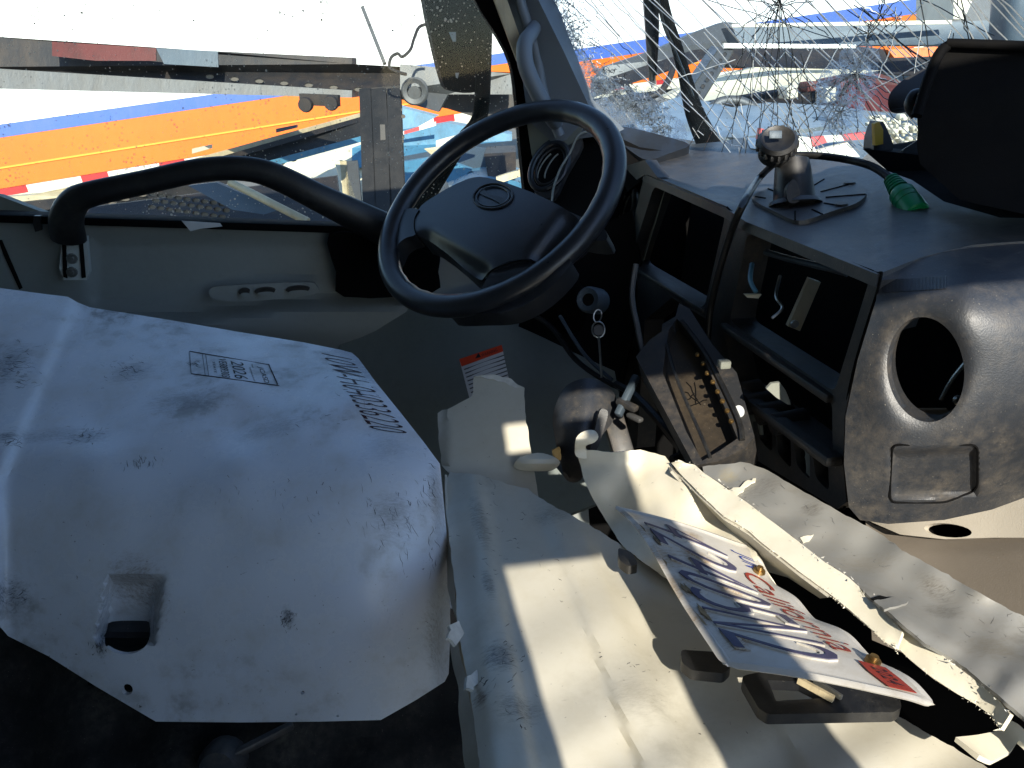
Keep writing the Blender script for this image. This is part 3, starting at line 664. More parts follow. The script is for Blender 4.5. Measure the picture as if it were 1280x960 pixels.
def impact(cx, cy, n, r):
    for i in range(n):
        a_ = 2*math.pi*i/n+rng.normal(0, .15); l = r*(.5+rng.random()*.7)
        (dk if i % 3 else wh).append(wob(cx, cy, cx+l*math.cos(a_), cy+l*math.sin(a_), 5, .9))
impact(975, 8, 13, 45); impact(1100, 18, 10, 22); impact(1120, 24, 8, 14); impact(1072, 92, 16, 34); impact(1050, 140, 12, 26); impact(1085, 42, 9, 18)
for x0, y0 in [(700+i*26, -20) for i in range(22)]:
    L_ = 90+rng.random()*160; wh.append(wob(x0+rng.normal(0, 8), y0, x0+L_*.72, y0+L_*.78, 8, .6))
for x0, y0 in [(880+i*20, 90+rng.random()*60) for i in range(13)]:
    L_ = 40+rng.random()*70; wh.append(wob(x0, y0, x0+L_*.65, y0+L_*.8, 6, .6))
for k in range(26):
    x0, y0 = 880+rng.random()*330, -15+rng.random()*90; a_ = rng.normal(1.0, .45) if k % 2 else rng.normal(2.2, .4); L_ = 60+rng.random()*110; (dk if k % 2 else wh).append(wob(x0, y0, x0+L_*math.cos(a_), y0+L_*math.sin(a_), 8, .9))
for k in range(1300):                                                # crazed band up the post and along the foot
    u_ = rng.random(); x, y = (676+u_*60, -10+u_*150) if k % 2 else (735+u_*90, 110+u_*62)
    x += abs(rng.normal(0, 16))*(1.4 if k % 2 else .6)+2; y -= abs(rng.normal(0, 14))*(0 if k % 2 else 1.3)
    a_ = rng.random()*math.pi; l = 1.5+rng.random()*5
    fine.append([(x, y), (x+l*math.cos(a_), y+l*math.sin(a_)), (x+l*math.cos(a_)+rng.normal(0, 3), y+l*math.sin(a_)+rng.normal(0, 3))])
for k in range(90):
    x, y = 780+rng.random()*330, 110+rng.random()*95; a_ = rng.normal(.9, .5); l = 4+rng.random()*14
    fine.append([(x, y), (x+l*math.cos(a_), y+l*math.sin(a_))])
V, Fc = crk(wh, .0009); o = mk('crack', V, Fc, M['crackw'], ws); tag(o, 'long pale cracks', kind='stuff')
for i in range(8):
    x1 = 850+i*24; dk.append([(975+(x1-975)*(k/9)**.95+rng.normal(0, .8), -5+205*k/9) for k in range(10)])
for i in range(9):
    a_ = .3+i*.32; dk.append(wob(1070, 92, 1070-math.cos(a_)*90, 92+math.sin(a_)*75, 8, 1.0))
V, Fc = crk(dk, .00075); o = mk('crack', V, Fc, M['crackd'], ws); tag(o, 'dark branching cracks', kind='stuff')
V, Fc = crk([f for i, f in enumerate(fine) if i % 4], .0007); o = mk('crazing', V, Fc, M['crackw'], ws); tag(o, kind='stuff')
V, Fc = crk(fine[::4], .0006); o = mk('crazing', V, Fc, M['crackd'], ws); tag(o, kind='stuff')
# wipers outside
t = thing('windshield_wiper', 'thick black wiper arm rising behind the cracked windshield', 'wiper', W(880, 180, 1.6))
tube('arm', [W(887, 182, 1.56), W(868, 140, 1.50), W(856, 95, 1.45), W(845, 55, 1.40), W(833, 15, 1.36), W(822, -40, 1.32)], [.024, .018, .012, .010, .008, .008], M['blackm'], t, seg=10)
tube('blade', [W(866, 120, 1.44), W(846, 70, 1.39), W(828, 25, 1.35), W(815, -40, 1.30)], .003, M['rubber'], t, seg=6)
t = thing('windshield_wiper', 'black parked wiper blade hanging at the top of the windshield', 'wiper', W(815, 110, 1.45))
pslab('blade', [(800, -60, 1.36), (814, -60, 1.36), (819, 60, 1.44), (820, 105, 1.47), (816, 111, 1.47), (812, 100, 1.47)], .012, M['rubber'], t)
pslab('arm', [(812, -60, 1.34), (822, -60, 1.34), (824, 40, 1.42), (821, 95, 1.45), (818, 60, 1.43)], .01, M['blackm'], t)

# ================================================================== DRIVER'S DOOR
DY = 1.50
door = thing('driver_door', 'grey driver door with black arched grab handle and dusty window', 'door', A(-.1, DY, -1.1))
relief('window_glass', [(-60, -60), (600, -60), (640, 60), (655, 160), (672, 352), (470, 300), (-60, 278)], dY(1.545), M['glass'], door, step=80, th=.004)
ds = []
for i in range(60):
    x, y = rng.random()*560, -5+rng.random()*60; s = .0006+.0012*rng.random()**2
    ds.append(latheg([(0, 0), (s, 0), (s*1.1, .0006)], onY(x, y, 1.543), (0, 1, 0), 6, sx=.6+rng.random()))
V, Fc = merge(ds); tag(mk('dirt_speck', V, Fc, M['crackd'], door), kind='stuff')
def dex(x, y):
    arm = -.05*sstep(0, 22, y-(388-20*sstep(200, 420, x)-8*sstep(420, 640, x)))                      # armrest shelf
    top = .012*sstep(0, 14, min(x-108, 424-x, y-292, (386-30*sstep(150, 330, x))-y)) if 100 < x < 430 and y > 285 else 0
    lo = .035*sstep(0, 40, y-(412+.0*x))
    return arm+top+lo
relief('door_panel', [(-60, 268), (0, 272), (430, 288), (480, 296), (560, 306), (690, 336), (720, 420), (740, 700), (-60, 700)], dY(DY), M['door'], door, step=9, th=.02, extra=dex)
bar('sill_trim', onY(-70, 268, 1.49), onY(480, 286, 1.49), .014, .05, M['blackm'], door, up=(0, 0, 1), bev=.003)
relief('sill_edge', [(0, 245), (60, 268), (60, 274), (0, 262), (-60, 250), (-60, 235)], dY(1.53), M['trim'], door, step=12, th=.02)
relief('rear_seam', [(-2, 300), (2, 300), (28, 360), (24, 362), (4, 318)], dY(1.497), M['dark'], door, step=12, th=.002)
relief('door_lock_knob', [(42, 270), (50, 270), (51, 288), (44, 290), (41, 280)], dY(1.46), M['black'], door, step=6, th=.01)
# arched grab handle
hp = [(86, 298, 1.455), (83, 276, 1.44), (92, 254, 1.43), (112, 243, 1.42), (180, 228, 1.42), (250, 213, 1.42), (305, 211, 1.42), (345, 221, 1.42), (400, 248, 1.42), (450, 272, 1.43), (500, 296, 1.44)]
tube('grab_handle', [onY(*p) for p in hp], [.029, .028, .024, .021, .020, .020, .021, .023, .025, .029, .033], M['black'], door, seg=16, flat=.7, upv=(0, 1, 0))
relief('handle_socket', cat([(412, 292), (480, 296), (545, 300), (548, 340), (540, 366), (430, 371), (420, 340)], 3, True), dY(1.455), M['blackm'], door, step=10, th=.04)
relief('handle_socket', cat([(495, 318), (528, 312), (540, 330), (530, 355), (508, 362), (494, 345)], 4, True), dY(1.445), M['blackm'], door, step=10, th=.02)
hb = relief('handle_bracket', [(78, 296), (108, 296), (112, 340), (108, 350), (80, 350), (74, 335)], dY(1.462), M['brk'], door, step=8, th=.012)
relief('bracket_slot', [(77, 296), (82, 296), (84, 348), (79, 346)], dY(1.459), M['dark'], hb, step=8, th=.002)
relief('bracket_slot', [(98, 296), (103, 296), (107, 347), (102, 348)], dY(1.459), M['dark'], hb, step=8, th=.002)
for y in (323, 340): lathe('screw', [(0, .006), (.004, .006), (.0045, .003), (.009, .003), (.0095, 0), (0, 0)], onY(90, y, 1.461), (0, -1, 0), M['metal'], hb, 12)
sp = relief('switch_panel', cat([(262, 362), (285, 357), (380, 353), (395, 357), (392, 368), (320, 376), (270, 375)], 3, True), dY(1.446), M['door'], door, step=9, th=.01)
for x, y, w_ in ((305, 365, 7), (331, 364, 13), (372, 362, 15)):
    relief('window_switch', ell(x, y, w_, 4.2, -3), dY(1.438), M['black'], sp, step=5, th=.008)
    relief('switch_rocker', ell(x+1, y+3, w_*.8, 2, -3), dY(1.436), M['door'], sp, step=5, th=.004)
relief('peeling_label', [(227, 276), (275, 279), (278, 283), (250, 286), (238, 289)], dY(1.462), M['sticker'], door, step=8, th=.001)
relief('lower_pocket', cat([(440, 400), (560, 372), (700, 350), (760, 420), (770, 620), (600, 650), (500, 600), (430, 480)], 2, True), tps([(440, 400, 1.52), (700, 360, 1.46), (760, 600, 1.30), (500, 600, 1.40), (600, 480, 1.40)]), M['doorlow'], door, step=16, th=.02)
# warning sticker on the lower pocket
st = tps([(440, 400, 1.52), (700, 360, 1.46), (760, 600, 1.30), (500, 600, 1.40), (600, 480, 1.40)])
wl = relief('warning_label', [(574, 449), (627, 431), (640, 492), (590, 510)], st, M['sticker'], door, step=12, th=.0006, off=.002)
relief('label_header', [(574, 449), (627, 431), (629, 439), (577, 458)], st, M['orange_s'], wl, step=12, th=.0006, off=.0035)
relief('label_mark', [(594, 448), (598, 441), (601, 446)], st, M['blk_ink'], wl, step=12, th=.0004, off=.0045)
text('label_word', 'WARNING', quadpx((602, 446), (622, 439), (601, 442.5), (621, 435.5), st, .0046), M['blk_ink'], wl)
for i in range(9):
    k = i/9
    a_, b_ = A(580+k*13, 462+k*43), A(630+k*8.5, 444+k*44)
    bar('label_line', W(*a_, st(*a_)-.0028), W(*b_, st(*b_)-.0028), .0022, .0004, M['textline'], wl, up=U)

# mirror outside the door
mr = thing('side_mirror', 'tall dark green black side mirror outside the driver window', 'mirror', onY(580, 60, 1.80))
relief('housing', cat([(524, -60), (530, 0), (540, 50), (551, 94), (560, 112), (588, 116), (604, 106), (611, 60), (612, 30), (606, 0), (596, -60)], 3, True), dY(1.78), M['mirror'], mr, step=14, th=.07, away=(0, 1, 0), extra=lambda x, y: -.02*sstep(0, 25, min(x-525, 612-x)))
tube('arm', [onY(606, 20, 1.74), onY(604, 90, 1.74), onY(602, 130, 1.74), onY(596, 155, 1.74), onY(575, 180, 1.74), onY(550, 220, 1.74), onY(525, 262, 1.74), onY(505, 300, 1.74)], .017, M['mirror'], mr, seg=10)
relief('bracket', [(566, 44), (600, 38), (612, 44), (612, 56), (568, 60)], dY(1.745), M['mirror'], mr, step=12, th=.02)
relief('mirror_sticker', [(561, 40), (570, 40), (570, 52), (566, 52)], dY(1.735), M['sticker'], mr, step=12, th=.001)
relief('mirror_sticker', [(569, 91), (574, 91), (572, 98), (570, 97)], dY(1.735), M['sticker'], mr, step=12, th=.001)
#SECTION3
from mathutils import noise as _nz
NOI = _nz.noise
# ================================================================== STEERING WHEEL
wn = A(math.sin(.722)*math.cos(-2.516), math.sin(.722)*math.sin(-2.516), math.cos(.722))
wc = W(618.5, 253.5, 1.323*.218/.24); WR = .199
u1 = np.cross(wn, A(0, 1, 0)); u1 /= np.linalg.norm(u1); u2 = np.cross(wn, u1)
sw = thing('steering_wheel', 'black steering wheel with oval emblem on its hub', 'steering wheel', wc-wn*.03)
def rimp(t): return wc+WR*(math.cos(t)*u1+math.sin(t)*u2)
NW = 96
def rr_(f): return .0185
V, Fc = [], []; sg = 18
for i in range(NW):
    t = 2*math.pi*i/NW; rad = math.cos(t)*u1+math.sin(t)*u2; g = .0012*max(0, math.sin(t*30))
    for k in range(sg):
        a_ = 2*math.pi*k/sg; q = math.cos(a_)*(.0178+(g if math.cos(a_) < 0 else 0)); V.append(wc+rad*(WR+q)+wn*math.sin(a_)*.0165)
for i in range(NW):
    j = (i+1) % NW
    for k in range(sg): m = (k+1) % sg; Fc.append([i*sg+k, j*sg+k, j*sg+m, i*sg+m])
mk('rim', V, Fc, M['wheel'], sw, 60)
dwp = dpl(wc, wn)
pad = cat([(523, 262), (545, 244), (572, 229), (600, 221), (640, 231), (690, 252), (724, 275), (718, 292), (700, 306), (692, 320), (680, 334), (664, 324), (640, 326), (616, 336), (604, 350), (585, 340), (560, 318), (535, 300), (521, 292)], 4, True)
def pdx(x, y):
    e = ((x-618)/110)**2+((y-282)/62)**2
    d = -.030*max(0, 1-e*.55)
    d += .022*sstep(0, 24, 24-seg_d(x, y, 535, 305, 598, 345)) if y > 280 else 0
    d += .020*sstep(0, 26, 30-seg_d(x, y, 716, 285, 684, 326))
    return d
relief('hub_pad', pad, dwp, M['wheel'], sw, step=6, th=.045, extra=pdx, sharp=50, away=-wn)
relief('spoke', cat([(476, 304), (488, 276), (505, 262), (523, 262), (520, 278), (519, 293), (508, 297), (498, 305), (490, 322), (478, 330)], 3, True), dwp, M['wheel'], sw, step=7, th=.03, extra=lambda x, y: -.012+.016*sstep(20, 40, 523-x), away=-wn)
relief('spoke', cat([(606, 352), (616, 339), (640, 329), (662, 327), (676, 336), (705, 322), (712, 332), (680, 366), (640, 388), (598, 392), (560, 392), (590, 378)], 3, True), dwp, M['wheel'], sw, step=7, th=.03, extra=lambda x, y: -.008+.012*sstep(0, 40, y-335), away=-wn)
relief('spoke', cat([(700, 262), (724, 270), (752, 282), (758, 300), (725, 298), (712, 290)], 3, True), dwp, M['wheel'], sw, step=7, th=.03, extra=lambda x, y: .012, away=-wn)
def pdw(x, y): return dwp(x, y)+pdx(x, y)-.002
tube('pad_seam', [W(x, y, pdw(x, y)) for x, y in ((524, 263), (519, 272), (518, 284), (521, 294), (525, 300))], .0012, M['dark'], sw, seg=5)
tube('pad_seam', [W(x, y, pdw(x, y)-.003) for x, y in ((603, 351), (616, 337), (640, 328), (658, 325), (672, 331))], .0012, M['dark'], sw, seg=5)
em = [W(x, y, pdw(x, y)-.001) for x, y in ell(616, 245, 25, 15.5, -6, 20)]
e_ = tube('emblem', em, .0016, M['black'], sw, seg=6, closed=True, sm=1)
em = [W(x, y, pdw(x, y)-.0015) for x, y in ell(616, 245.5, 20.5, 12.5, -6, 20)]
tube('emblem', em, .0014, M['wheel'], sw, seg=6, closed=True, sm=1)
relief('emblem_mark', cat([(598, 240), (603, 235), (612, 243), (625, 246), (633, 252), (629, 256), (616, 249), (604, 244)], 3, True), lambda x, y: pdw(x, y), M['black'], sw, step=5, th=.001, off=.002)
lathe('column', [(.045, -.03), (.05, -.06), (.045, -.25), (.04, -.45)], wc, wn, M['blackm'], sw, 20)

# ================================================================== DASHBOARD
DX = .466
dash = thing('dashboard', 'dusty black dashboard stripped of its radio, gauges and vents', 'dashboard', A(.6, .8, -.9))
dfx = dX(DX)
def rr4(p, r=.12, n=3):                                              # round the corners of an outline
    o = []; m = len(p)
    for i in range(m):
        a, b, c = A(*p[i-1]), A(*p[i]), A(*p[(i+1) % m]); l1, l2 = np.linalg.norm(a-b), np.linalg.norm(c-b); q = min(r*min(l1, l2), 9)
        s, e = b+(a-b)/l1*q, b+(c-b)/l2*q
        for k in range(n+1):
            t = k/n; o.append((1-t)**2*s+2*t*(1-t)*b+t*t*e)
    return o
op1 = rr4([(818, 231), (907, 268), (880, 386), (787, 329)])
op2 = rr4([(935, 290), (1087, 349), (1043, 490), (912, 402)])
op3 = rr4([(904, 412), (1040, 503), (1041, 571), (985, 527), (918, 478)])
face_o = [(806, 216), (822, 222), (908, 258), (932, 274), (1094, 340), (1101, 350), (1070, 450), (1056, 520), (1054, 580), (1058, 628), (1046, 636), (1010, 614), (930, 566), (900, 545), (893, 480), (884, 400), (840, 372), (806, 400), (796, 560), (786, 560), (776, 400), (782, 330), (795, 262)]
sl5 = []
for i in range(5):
    a_ = i/5; x0, y0 = 921+a_*118, 497+a_*85; x1, y1 = x0+20, y0+15.5
    sl5.append(rr4([(x0, y0), (x1, y1), (x1+1, y1+40-3*abs(i-2)), (x0+4, y0+36-2*abs(i-2))], .3))
relief('centre_bezel', face_o, dfx, M['dashp'], dash, holes=[op1, op2, op3]+sl5, step=11, th=.035, away=A(1, 0, 0), extra=lambda x, y: -.012*sstep(470, 560, y)*sstep(880, 930, x))
# ledges inside the openings (real depth), then flat strips for the lit flanks
def ledge(nm, a, b, x0, x1, th, mat, bl=0):
    p, q = onX(*a, DX), onX(*b, DX); V, Fc = barg(p+A((x1-x0)/2+x0, 0, 0), q+A((x1-x0)/2+x0, 0, 0), th, x1-x0, (0, 0, 1), bl); return mk(nm, V, Fc, mat, dash)
ledge('divider_shelf', (906, 407), (1042, 499), -.008, .030, .010, M['dashp'], .003)
ledge('divider_shelf', (787, 331), (880, 389), -.004, .030, .008, M['dashp'], .002)
relief('lit_flank_strip', [(818, 231), (830, 239), (801, 336), (788, 328)], dX(DX+.02), M['trim'], dash, step=10, th=.002)  # flat pale strip, sunlight on the flank put into its colour
relief('lit_flank_strip', [(935, 290), (945, 296), (912, 408), (902, 402)], dX(DX+.02), M['trim'], dash, step=10, th=.002)
for x, y in ((932, 489), (950, 503), (968, 515), (986, 527)):
    lathe('shelf_scallop', [(0, -.02), (.013, -.02), (.013, .02), (0, .02)], onX(x, y, DX+.004), (1, 0, .1), M['dashp'], dash, 14)
bar('lower_rail', onX(915, 484, DX-.006), onX(1044, 578, DX-.016), .012, .02, M['dashp'], dash, bev=.004)
for i in range(5):
    a_ = i/5; x0, y0 = 925+a_*116, 513+a_*85
    relief('slot_divider', [(x0+14, y0-4), (x0+21, y0+2), (x0+25, y0+40), (x0+16, y0+33)], dX(DX+.012), M['dashp'], dash, step=9, th=.012, jit=.6 if i in (0, 3) else 0)
for q in ((930, 500, 944, 512, 952, 544, 938, 538), (1005, 556, 1018, 565, 1020, 600, 1008, 590)):
    relief('broken_tab', [(q[0], q[1]), (q[2], q[3]), (q[4], q[5]), (q[6], q[7])], dX(DX-.004), M['trim'], dash, step=6, th=.004, jit=1)
tube('bezel_gap', [W(x, y, dfx(x, y)-.001) for x, y in ((909, 259), (932, 275), (1060, 327), (1094, 341), (1100, 351), (1070, 450), (1056, 520), (1054, 580), (1057, 628), (1046, 637), (1010, 615), (930, 567))], .0014, M['dark'], dash, seg=5)
# top cover
P1, P2, P3 = onX(820, 225, DX), onX(1095, 345, DX), A(.75, 1.1, -.118)
TN = np.cross(P2-P1, P3-P1); TN /= np.linalg.norm(TN); dtop = dpl(P1, TN)
def tex(x, y):
    e = 0
    e += .05*sstep(0, 45, 868-x-(y-180)*-.0) * sstep(0, 60, 262-y) if x < 868 else 0
    e += .006*math.sin(x*.02)
    return e
relief('top_cover', [(804, 217), (812, 204), (832, 190), (858, 181), (900, 177), (933, 171), (938, 183), (990, 192), (1060, 200), (1200, 235), (1340, 255), (1420, 262), (1300, 300), (1215, 306), (1150, 322), (1097, 343), (932, 277), (908, 261), (822, 225)], dtop, M['dash'], dash, step=12, th=.012, extra=lambda x, y: -.012*sstep(0, 30, y-(225+(x-820)*.43-30)) if x < 1100 else -.012, away=A(0, 0, -1))
relief('cover_clip', [(932, 172), (938, 185), (952, 187), (948, 180), (944, 172)], lambda x, y: dtop(x, y)-.01, M['metal'], dash, step=6, th=.003)
# right-hand part with the big round hole and shallow pocket
rc = [(1097, 348, .722), (1150, 324, .73), (1215, 303, .755), (1330, 272, .78), (1085, 400, .715), (1130, 380, .690), (1210, 355, .665), (1330, 345, .675), (1062, 480, .722), (1110, 465, .69), (1210, 455, .655), (1330, 440, .66), (1052, 560, .735), (1100, 560, .708), (1210, 560, .685), (1330, 545, .69), (1058, 635, .76), (1110, 652, .755), (1210, 640, .755), (1330, 600, .76)]
dr = tps(rc)
def seam(cx, cy, a, b, x, y): return math.sqrt(((x-cx)/a)**2+((y-cy)/b)**2)
def rex(x, y):
    e = seam(1156, 462, 58, 78, x, y); d = -.0008*math.exp(-((e-1.25)/.2)**2)
    if e < 1.1: d += .004*((1.1-e)/.27)**2
    # pocket
    qx, qy = abs(x-1168)-54, abs(y-592-(x-1168)*-.04)-30; m = max(qx, qy)
    d += .010*(1-sstep(-7, 3, m))
    return d
hole = ell(1157, 462, 48, 66, -8, 60)
relief('side_panel', [(1099, 346), (1150, 323), (1215, 305), (1290, 290), (1400, 268), (1400, 575), (1300, 615), (1240, 637), (1180, 650), (1110, 655), (1075, 650), (1061, 634), (1055, 580), (1057, 520), (1072, 450), (1095, 375)], dr, M['dash'], dash, holes=[hole], step=4, th=.012, extra=rex, away=A(.8, .5, -.2))
ins = [W(x, y, dr(x, y)+rex(x, y)-.000) for x, y in hole]; ax_ = A(.75, .62, -.1); ax_ /= np.linalg.norm(ax_)
V = np.array(ins+[p+ax_*.03-0*p for p in ins]); n = len(ins); Fc = [[i, (i+1) % n, n+(i+1) % n, n+i] for i in range(n)]
mk('hole_sleeve', V, Fc, M['dashp'], dash)
# pocket lid line
pk = rr4([(1115, 556), (1222, 556), (1222, 612), (1182, 628), (1112, 628)], .3)
tube('pocket_seam', [W(x, y, dr(x, y)+rex(x, y)-.0008) for x, y in pk], .0012, M['dark'], dash, seg=5, closed=True, sm=1)
rb = []
for i in range(46):                                                 # fine moulded ribs on the shoulder
    a_ = i/45; x, y = 1104+a_*78, 350-a_*5
    rb.append(tubeg([W(x+k*.0, y+k, dr(x, y+k)+rex(x, y+k)-.0004) for k in (0, 8, 16)], .0005, seg=4, sm=1))
V, Fc = merge(rb); tag(mk('moulded_rib', V, Fc, M['dash'], dash), kind='stuff')
# dark carcass behind, with leftover hardware
box('carcass', (.84, .68, -.62), (.26, 1.84, .84), M['dark'], dash)
V, Fc = loftg([[A(.66, 1.48, -.2), A(.66, -.2, -.2)], [A(.63, 1.48, -.75), A(.63, -.2, -.75)]], 4, 2); V, Fc = thicken(V, Fc, .01); mk('inner_wall', V, Fc, M['dark'], dash)
ib = pslab('radio_bracket', [(1012, 348, .93), (1026, 353, .93), (1000, 414, .9), (985, 408, .9)], .008, M['tan'], dash)
lathe('screw', [(0, .004), (.004, .004), (.005, 0)], W(993, 405, .896), -F, M['metal'], ib, 10)
pslab('radio_bracket', [(930, 368, .95), (952, 368, .95), (948, 373, .95), (934, 372, .95)], .004, M['pale'], dash)
tube('inner_pipe', [W(936, 308, .98), W(980, 322, .95), W(1030, 334, .9), (W(1060, 342, .88))], .004, M['beamg'], dash, seg=8)
tube('inner_wire', [W(975, 345, .95), W(970, 370, .93), W(978, 385, .92), W(965, 398, .92)], .002, M['metal'], dash, seg=6)
tube('inner_wire', [W(940, 330, .95), W(938, 350, .93), W(945, 365, .92)], .003, M['teal'], dash, seg=6)
pslab('vent_flap', [(958, 486, .86), (975, 478, .86), (987, 500, .85), (985, 506, .85)], .004, M['trim'], dash, sm=2)
pslab('vent_flap', [(1130, 512, .74), (1185, 512, .74), (1188, 524, .74), (1150, 522, .74)], .004, M['cream'], dash)
tube('inner_tube', [W(1210, 450, .74), W(1190, 475, .75), W(1176, 500, .76)], .002, M['metal'], dash, seg=6)
lathe('inner_screw', [(0, .004), (.004, .004), (.005, 0)], W(1197, 500, .74), -F, M['metal'], dash, 10)
pslab('inner_bracket', [(1120, 400, .74), (1150, 395, .75), (1145, 408, .75), (1118, 415, .74)], .004, M['deckg'], dash)
# instrument hood and gauge panel behind the wheel
relief('instrument_hood', cat([(764, 158), (790, 160), (830, 170), (862, 181), (835, 192), (810, 200), (790, 190), (775, 176)], 3, True), tps([(764, 158, 1.50), (830, 170, 1.42), (862, 181, 1.38), (790, 190, 1.38), (810, 200, 1.34)]), M['wheel'], dash, step=9, th=.02)
relief('hood_recess', [(770, 170), (800, 184), (842, 190), (815, 202), (806, 222), (784, 240), (772, 210)], tps([(770, 170, 1.44), (842, 190, 1.36), (806, 222, 1.33), (784, 240, 1.36)]), M['dark'], dash, step=12, th=.02)
relief('gauge_cavity', cat([(730, 160), (755, 166), (775, 200), (770, 260), (735, 300), (700, 290), (690, 250), (700, 205), (716, 172)], 3, True), tps([(730, 160, 1.48), (700, 290, 1.42), (770, 200, 1.42), (690, 250, 1.46)]), M['dark'], dash, step=12, th=.02)
tube('gauge_edge', [W(735, 164, 1.44), W(722, 170, 1.43), W(713, 190, 1.43), W(700, 212, 1.42), W(692, 235, 1.41), W(690, 252, 1.40)], .0022, M['trim'], dash, seg=6)
relief('column_shroud', [(740, 288), (790, 262), (800, 330), (790, 420), (760, 560), (660, 560), (640, 440), (655, 380), (700, 345)], tps([(740, 288, 1.36), (790, 420, 1.36), (660, 560, 1.40), (640, 440, 1.44)]), M['dark'], dash, step=16, th=.02)
def vent(cx, cy, a, b, rot, d, nrm_):
    v = lathe('air_vent', [(.72, .012), (.80, .018), (.92, .016), (1.0, .004), (1.0, -.02), (.75, -.02), (.72, .012)], A(0, 0, 0), nrm_, M['black'], dash, 32)
    return v
def vent_px(cx, cy, a, b, rot, dfun, lab):
    v = mk('air_vent', *merge([tubeg([W(x, y, dfun(x, y)) for x, y in ell(cx, cy, a, b, rot, 28)], .0055, seg=10, closed=True, sm=1)]), M['wheel'], dash)
    tube('vent_ring', [W(x, y, dfun(x, y)+.006) for x, y in ell(cx+1, cy, a*.74, b*.8, rot, 24)], .003, M['black'], v, seg=8, closed=True, sm=1)
    relief('vent_back', ell(cx, cy, a*.95, b*.95, rot), lambda x, y: dfun(x, y)+.02, M['dark'], v, step=8, th=.003)
    for k in (-.3, .15):
        tube('vent_vane', [W(x, y, dfun(x, y)+.008) for x, y in ell(cx+a*k+3, cy, a*.35, b*.62, rot, 8, 110, 250)], .0016, M['trim'], v, seg=5, sm=2)
    return v
relief('vent_surround', cat([(664, 200), (690, 172), (720, 168), (728, 180), (708, 215), (692, 246), (668, 240)], 3, True), tps([(664, 200, 1.47), (720, 168, 1.46), (692, 246, 1.44)]), M['dash'], dash, step=9, th=.03)
vent_px(687, 208, 20, 32, 32, tps([(664, 200, 1.45), (720, 168, 1.44), (692, 246, 1.42)]), 'l')
relief('vent_surround', cat([(768, 230), (786, 212), (804, 214), (796, 262), (786, 310), (768, 305), (762, 265)], 3, True), dX(DX+.02), M['dashp'], dash, step=9, th=.03)
vent_px(780, 262, 12, 34, 14, dX(DX+.012), 'r')
relief('dash_pad', [(780, 208), (806, 200), (822, 222), (806, 218), (796, 225)], dX(DX-.004), M['dash'], dash, step=8, th=.02)

# ---- ignition, keys, loose wires in the dark footwell
t = thing('ignition_lock', 'round grey ignition lock in the dark under the steering wheel', 'ignition lock', W(738, 375, 1.2))
lathe('lock_ring', [(.010, .01), (.018, .012), (.021, .006), (.021, -.03), (.010, -.03), (.010, .01)], W(738, 375, 1.2), (-.6, -.7, .3), M['beamg'], t, 20)
lathe('lock_face', [(0, .008), (.010, .008), (.010, -.01)], W(738, 375, 1.2), (-.6, -.7, .3), M['dark'], t, 16)
t = thing('key_set', 'keys hanging on a ring and wire from the ignition lock', 'keys', W(748, 440, 1.15))
tube('key_ring', [W(x, y, 1.16) for x, y in ell(748, 412, 8, 10, 0, 14)], .0012, M['metal'], t, seg=6, closed=True, sm=1)
tube('key_ring', [W(x, y, 1.165) for x, y in ell(747, 395, 5, 8, 10, 12)], .0012, M['metal'], t, seg=6, closed=True, sm=1)
lathe('key_fob', [(0, .003), (.008, .003), (.009, 0), (.008, -.003), (0, -.003)], W(748, 413, 1.162), -F, M['black'], t, 14)
tube('key_chain', [W(748, 420, 1.16), W(750, 440, 1.155), W(752, 472, 1.15)], .0018, M['metal'], t, seg=6)
for i, (pts, r, m_, lab) in enumerate((
    ([(660, 390, 1.3), (690, 410, 1.28), (720, 450, 1.25), (760, 478, 1.2), (780, 486, 1.18)], .0045, 'rubber', 'black cable running down behind the rounded lever cover'),
    ([(700, 395, 1.25), (718, 425, 1.22), (735, 448, 1.2), (765, 475, 1.18)], .003, 'beamg', 'thin grey cable beside the hanging keys'),
    ([(795, 330, 1.08), (790, 370, 1.08), (797, 410, 1.06), (803, 440, 1.05)], .004, 'deckg', 'grey loom hanging at the left edge of the centre bezel'),
    ([(840, 575, .98), (850, 560, 1.0), (800, 500, 1.1), (770, 480, 1.15)], .006, 'rubber', 'black loom under the loose console'))):
    o = tube('wire', [W(*p) for p in pts], r, M[m_], None, seg=6); tag(o, lab, 'wire')
t = thing('column_stalk', 'metal linkage and connectors beside the rounded lever cover', 'linkage', W(785, 500, 1.05))
bar('rod', W(796, 470, 1.05), W(772, 520, 1.03), .012, .010, M['beamg'], t, bev=.003)
bar('joint', W(772, 500, 1.04), W(796, 512, 1.02), .009, .012, M['dashp'], t, bev=.003)
bar('joint', W(785, 518, 1.03), W(802, 526, 1.01), .007, .010, M['deckg'], t, bev=.003)
bar('pedal_arm', W(765, 520, 1.1), W(786, 590, 1.08), .03, .02, M['dashp'], t, up=R, bev=.003)
# rounded lever cover
lv = thing('lever_cover', 'rounded grey lever cover with flat handle standing in the footwell', 'lever', W(735, 560, 1.06))
relief('cover', cat([(697, 500), (708, 482), (730, 473), (752, 477), (768, 492), (771, 512), (764, 530), (752, 545), (740, 570), (726, 600), (708, 600), (700, 575), (693, 545), (691, 520)], 4, True), tps([(730, 540, 1.06), (697, 500, 1.09), (770, 505, 1.09), (700, 600, 1.08), (740, 600, 1.1)]), M['dash'], lv, step=7, th=.05, extra=lambda x, y: -.045*max(0, 1-((x-732)/42)**2-((y-525)/75)**2)**.5)
relief('handle', cat([(750, 513), (757, 512), (760, 518), (754, 540), (746, 562), (738, 560), (744, 536)], 3, True), tps([(750, 513, 1.0), (760, 518, 1.0), (738, 562, 1.0)]), M['dashp'], lv, step=6, th=.015)

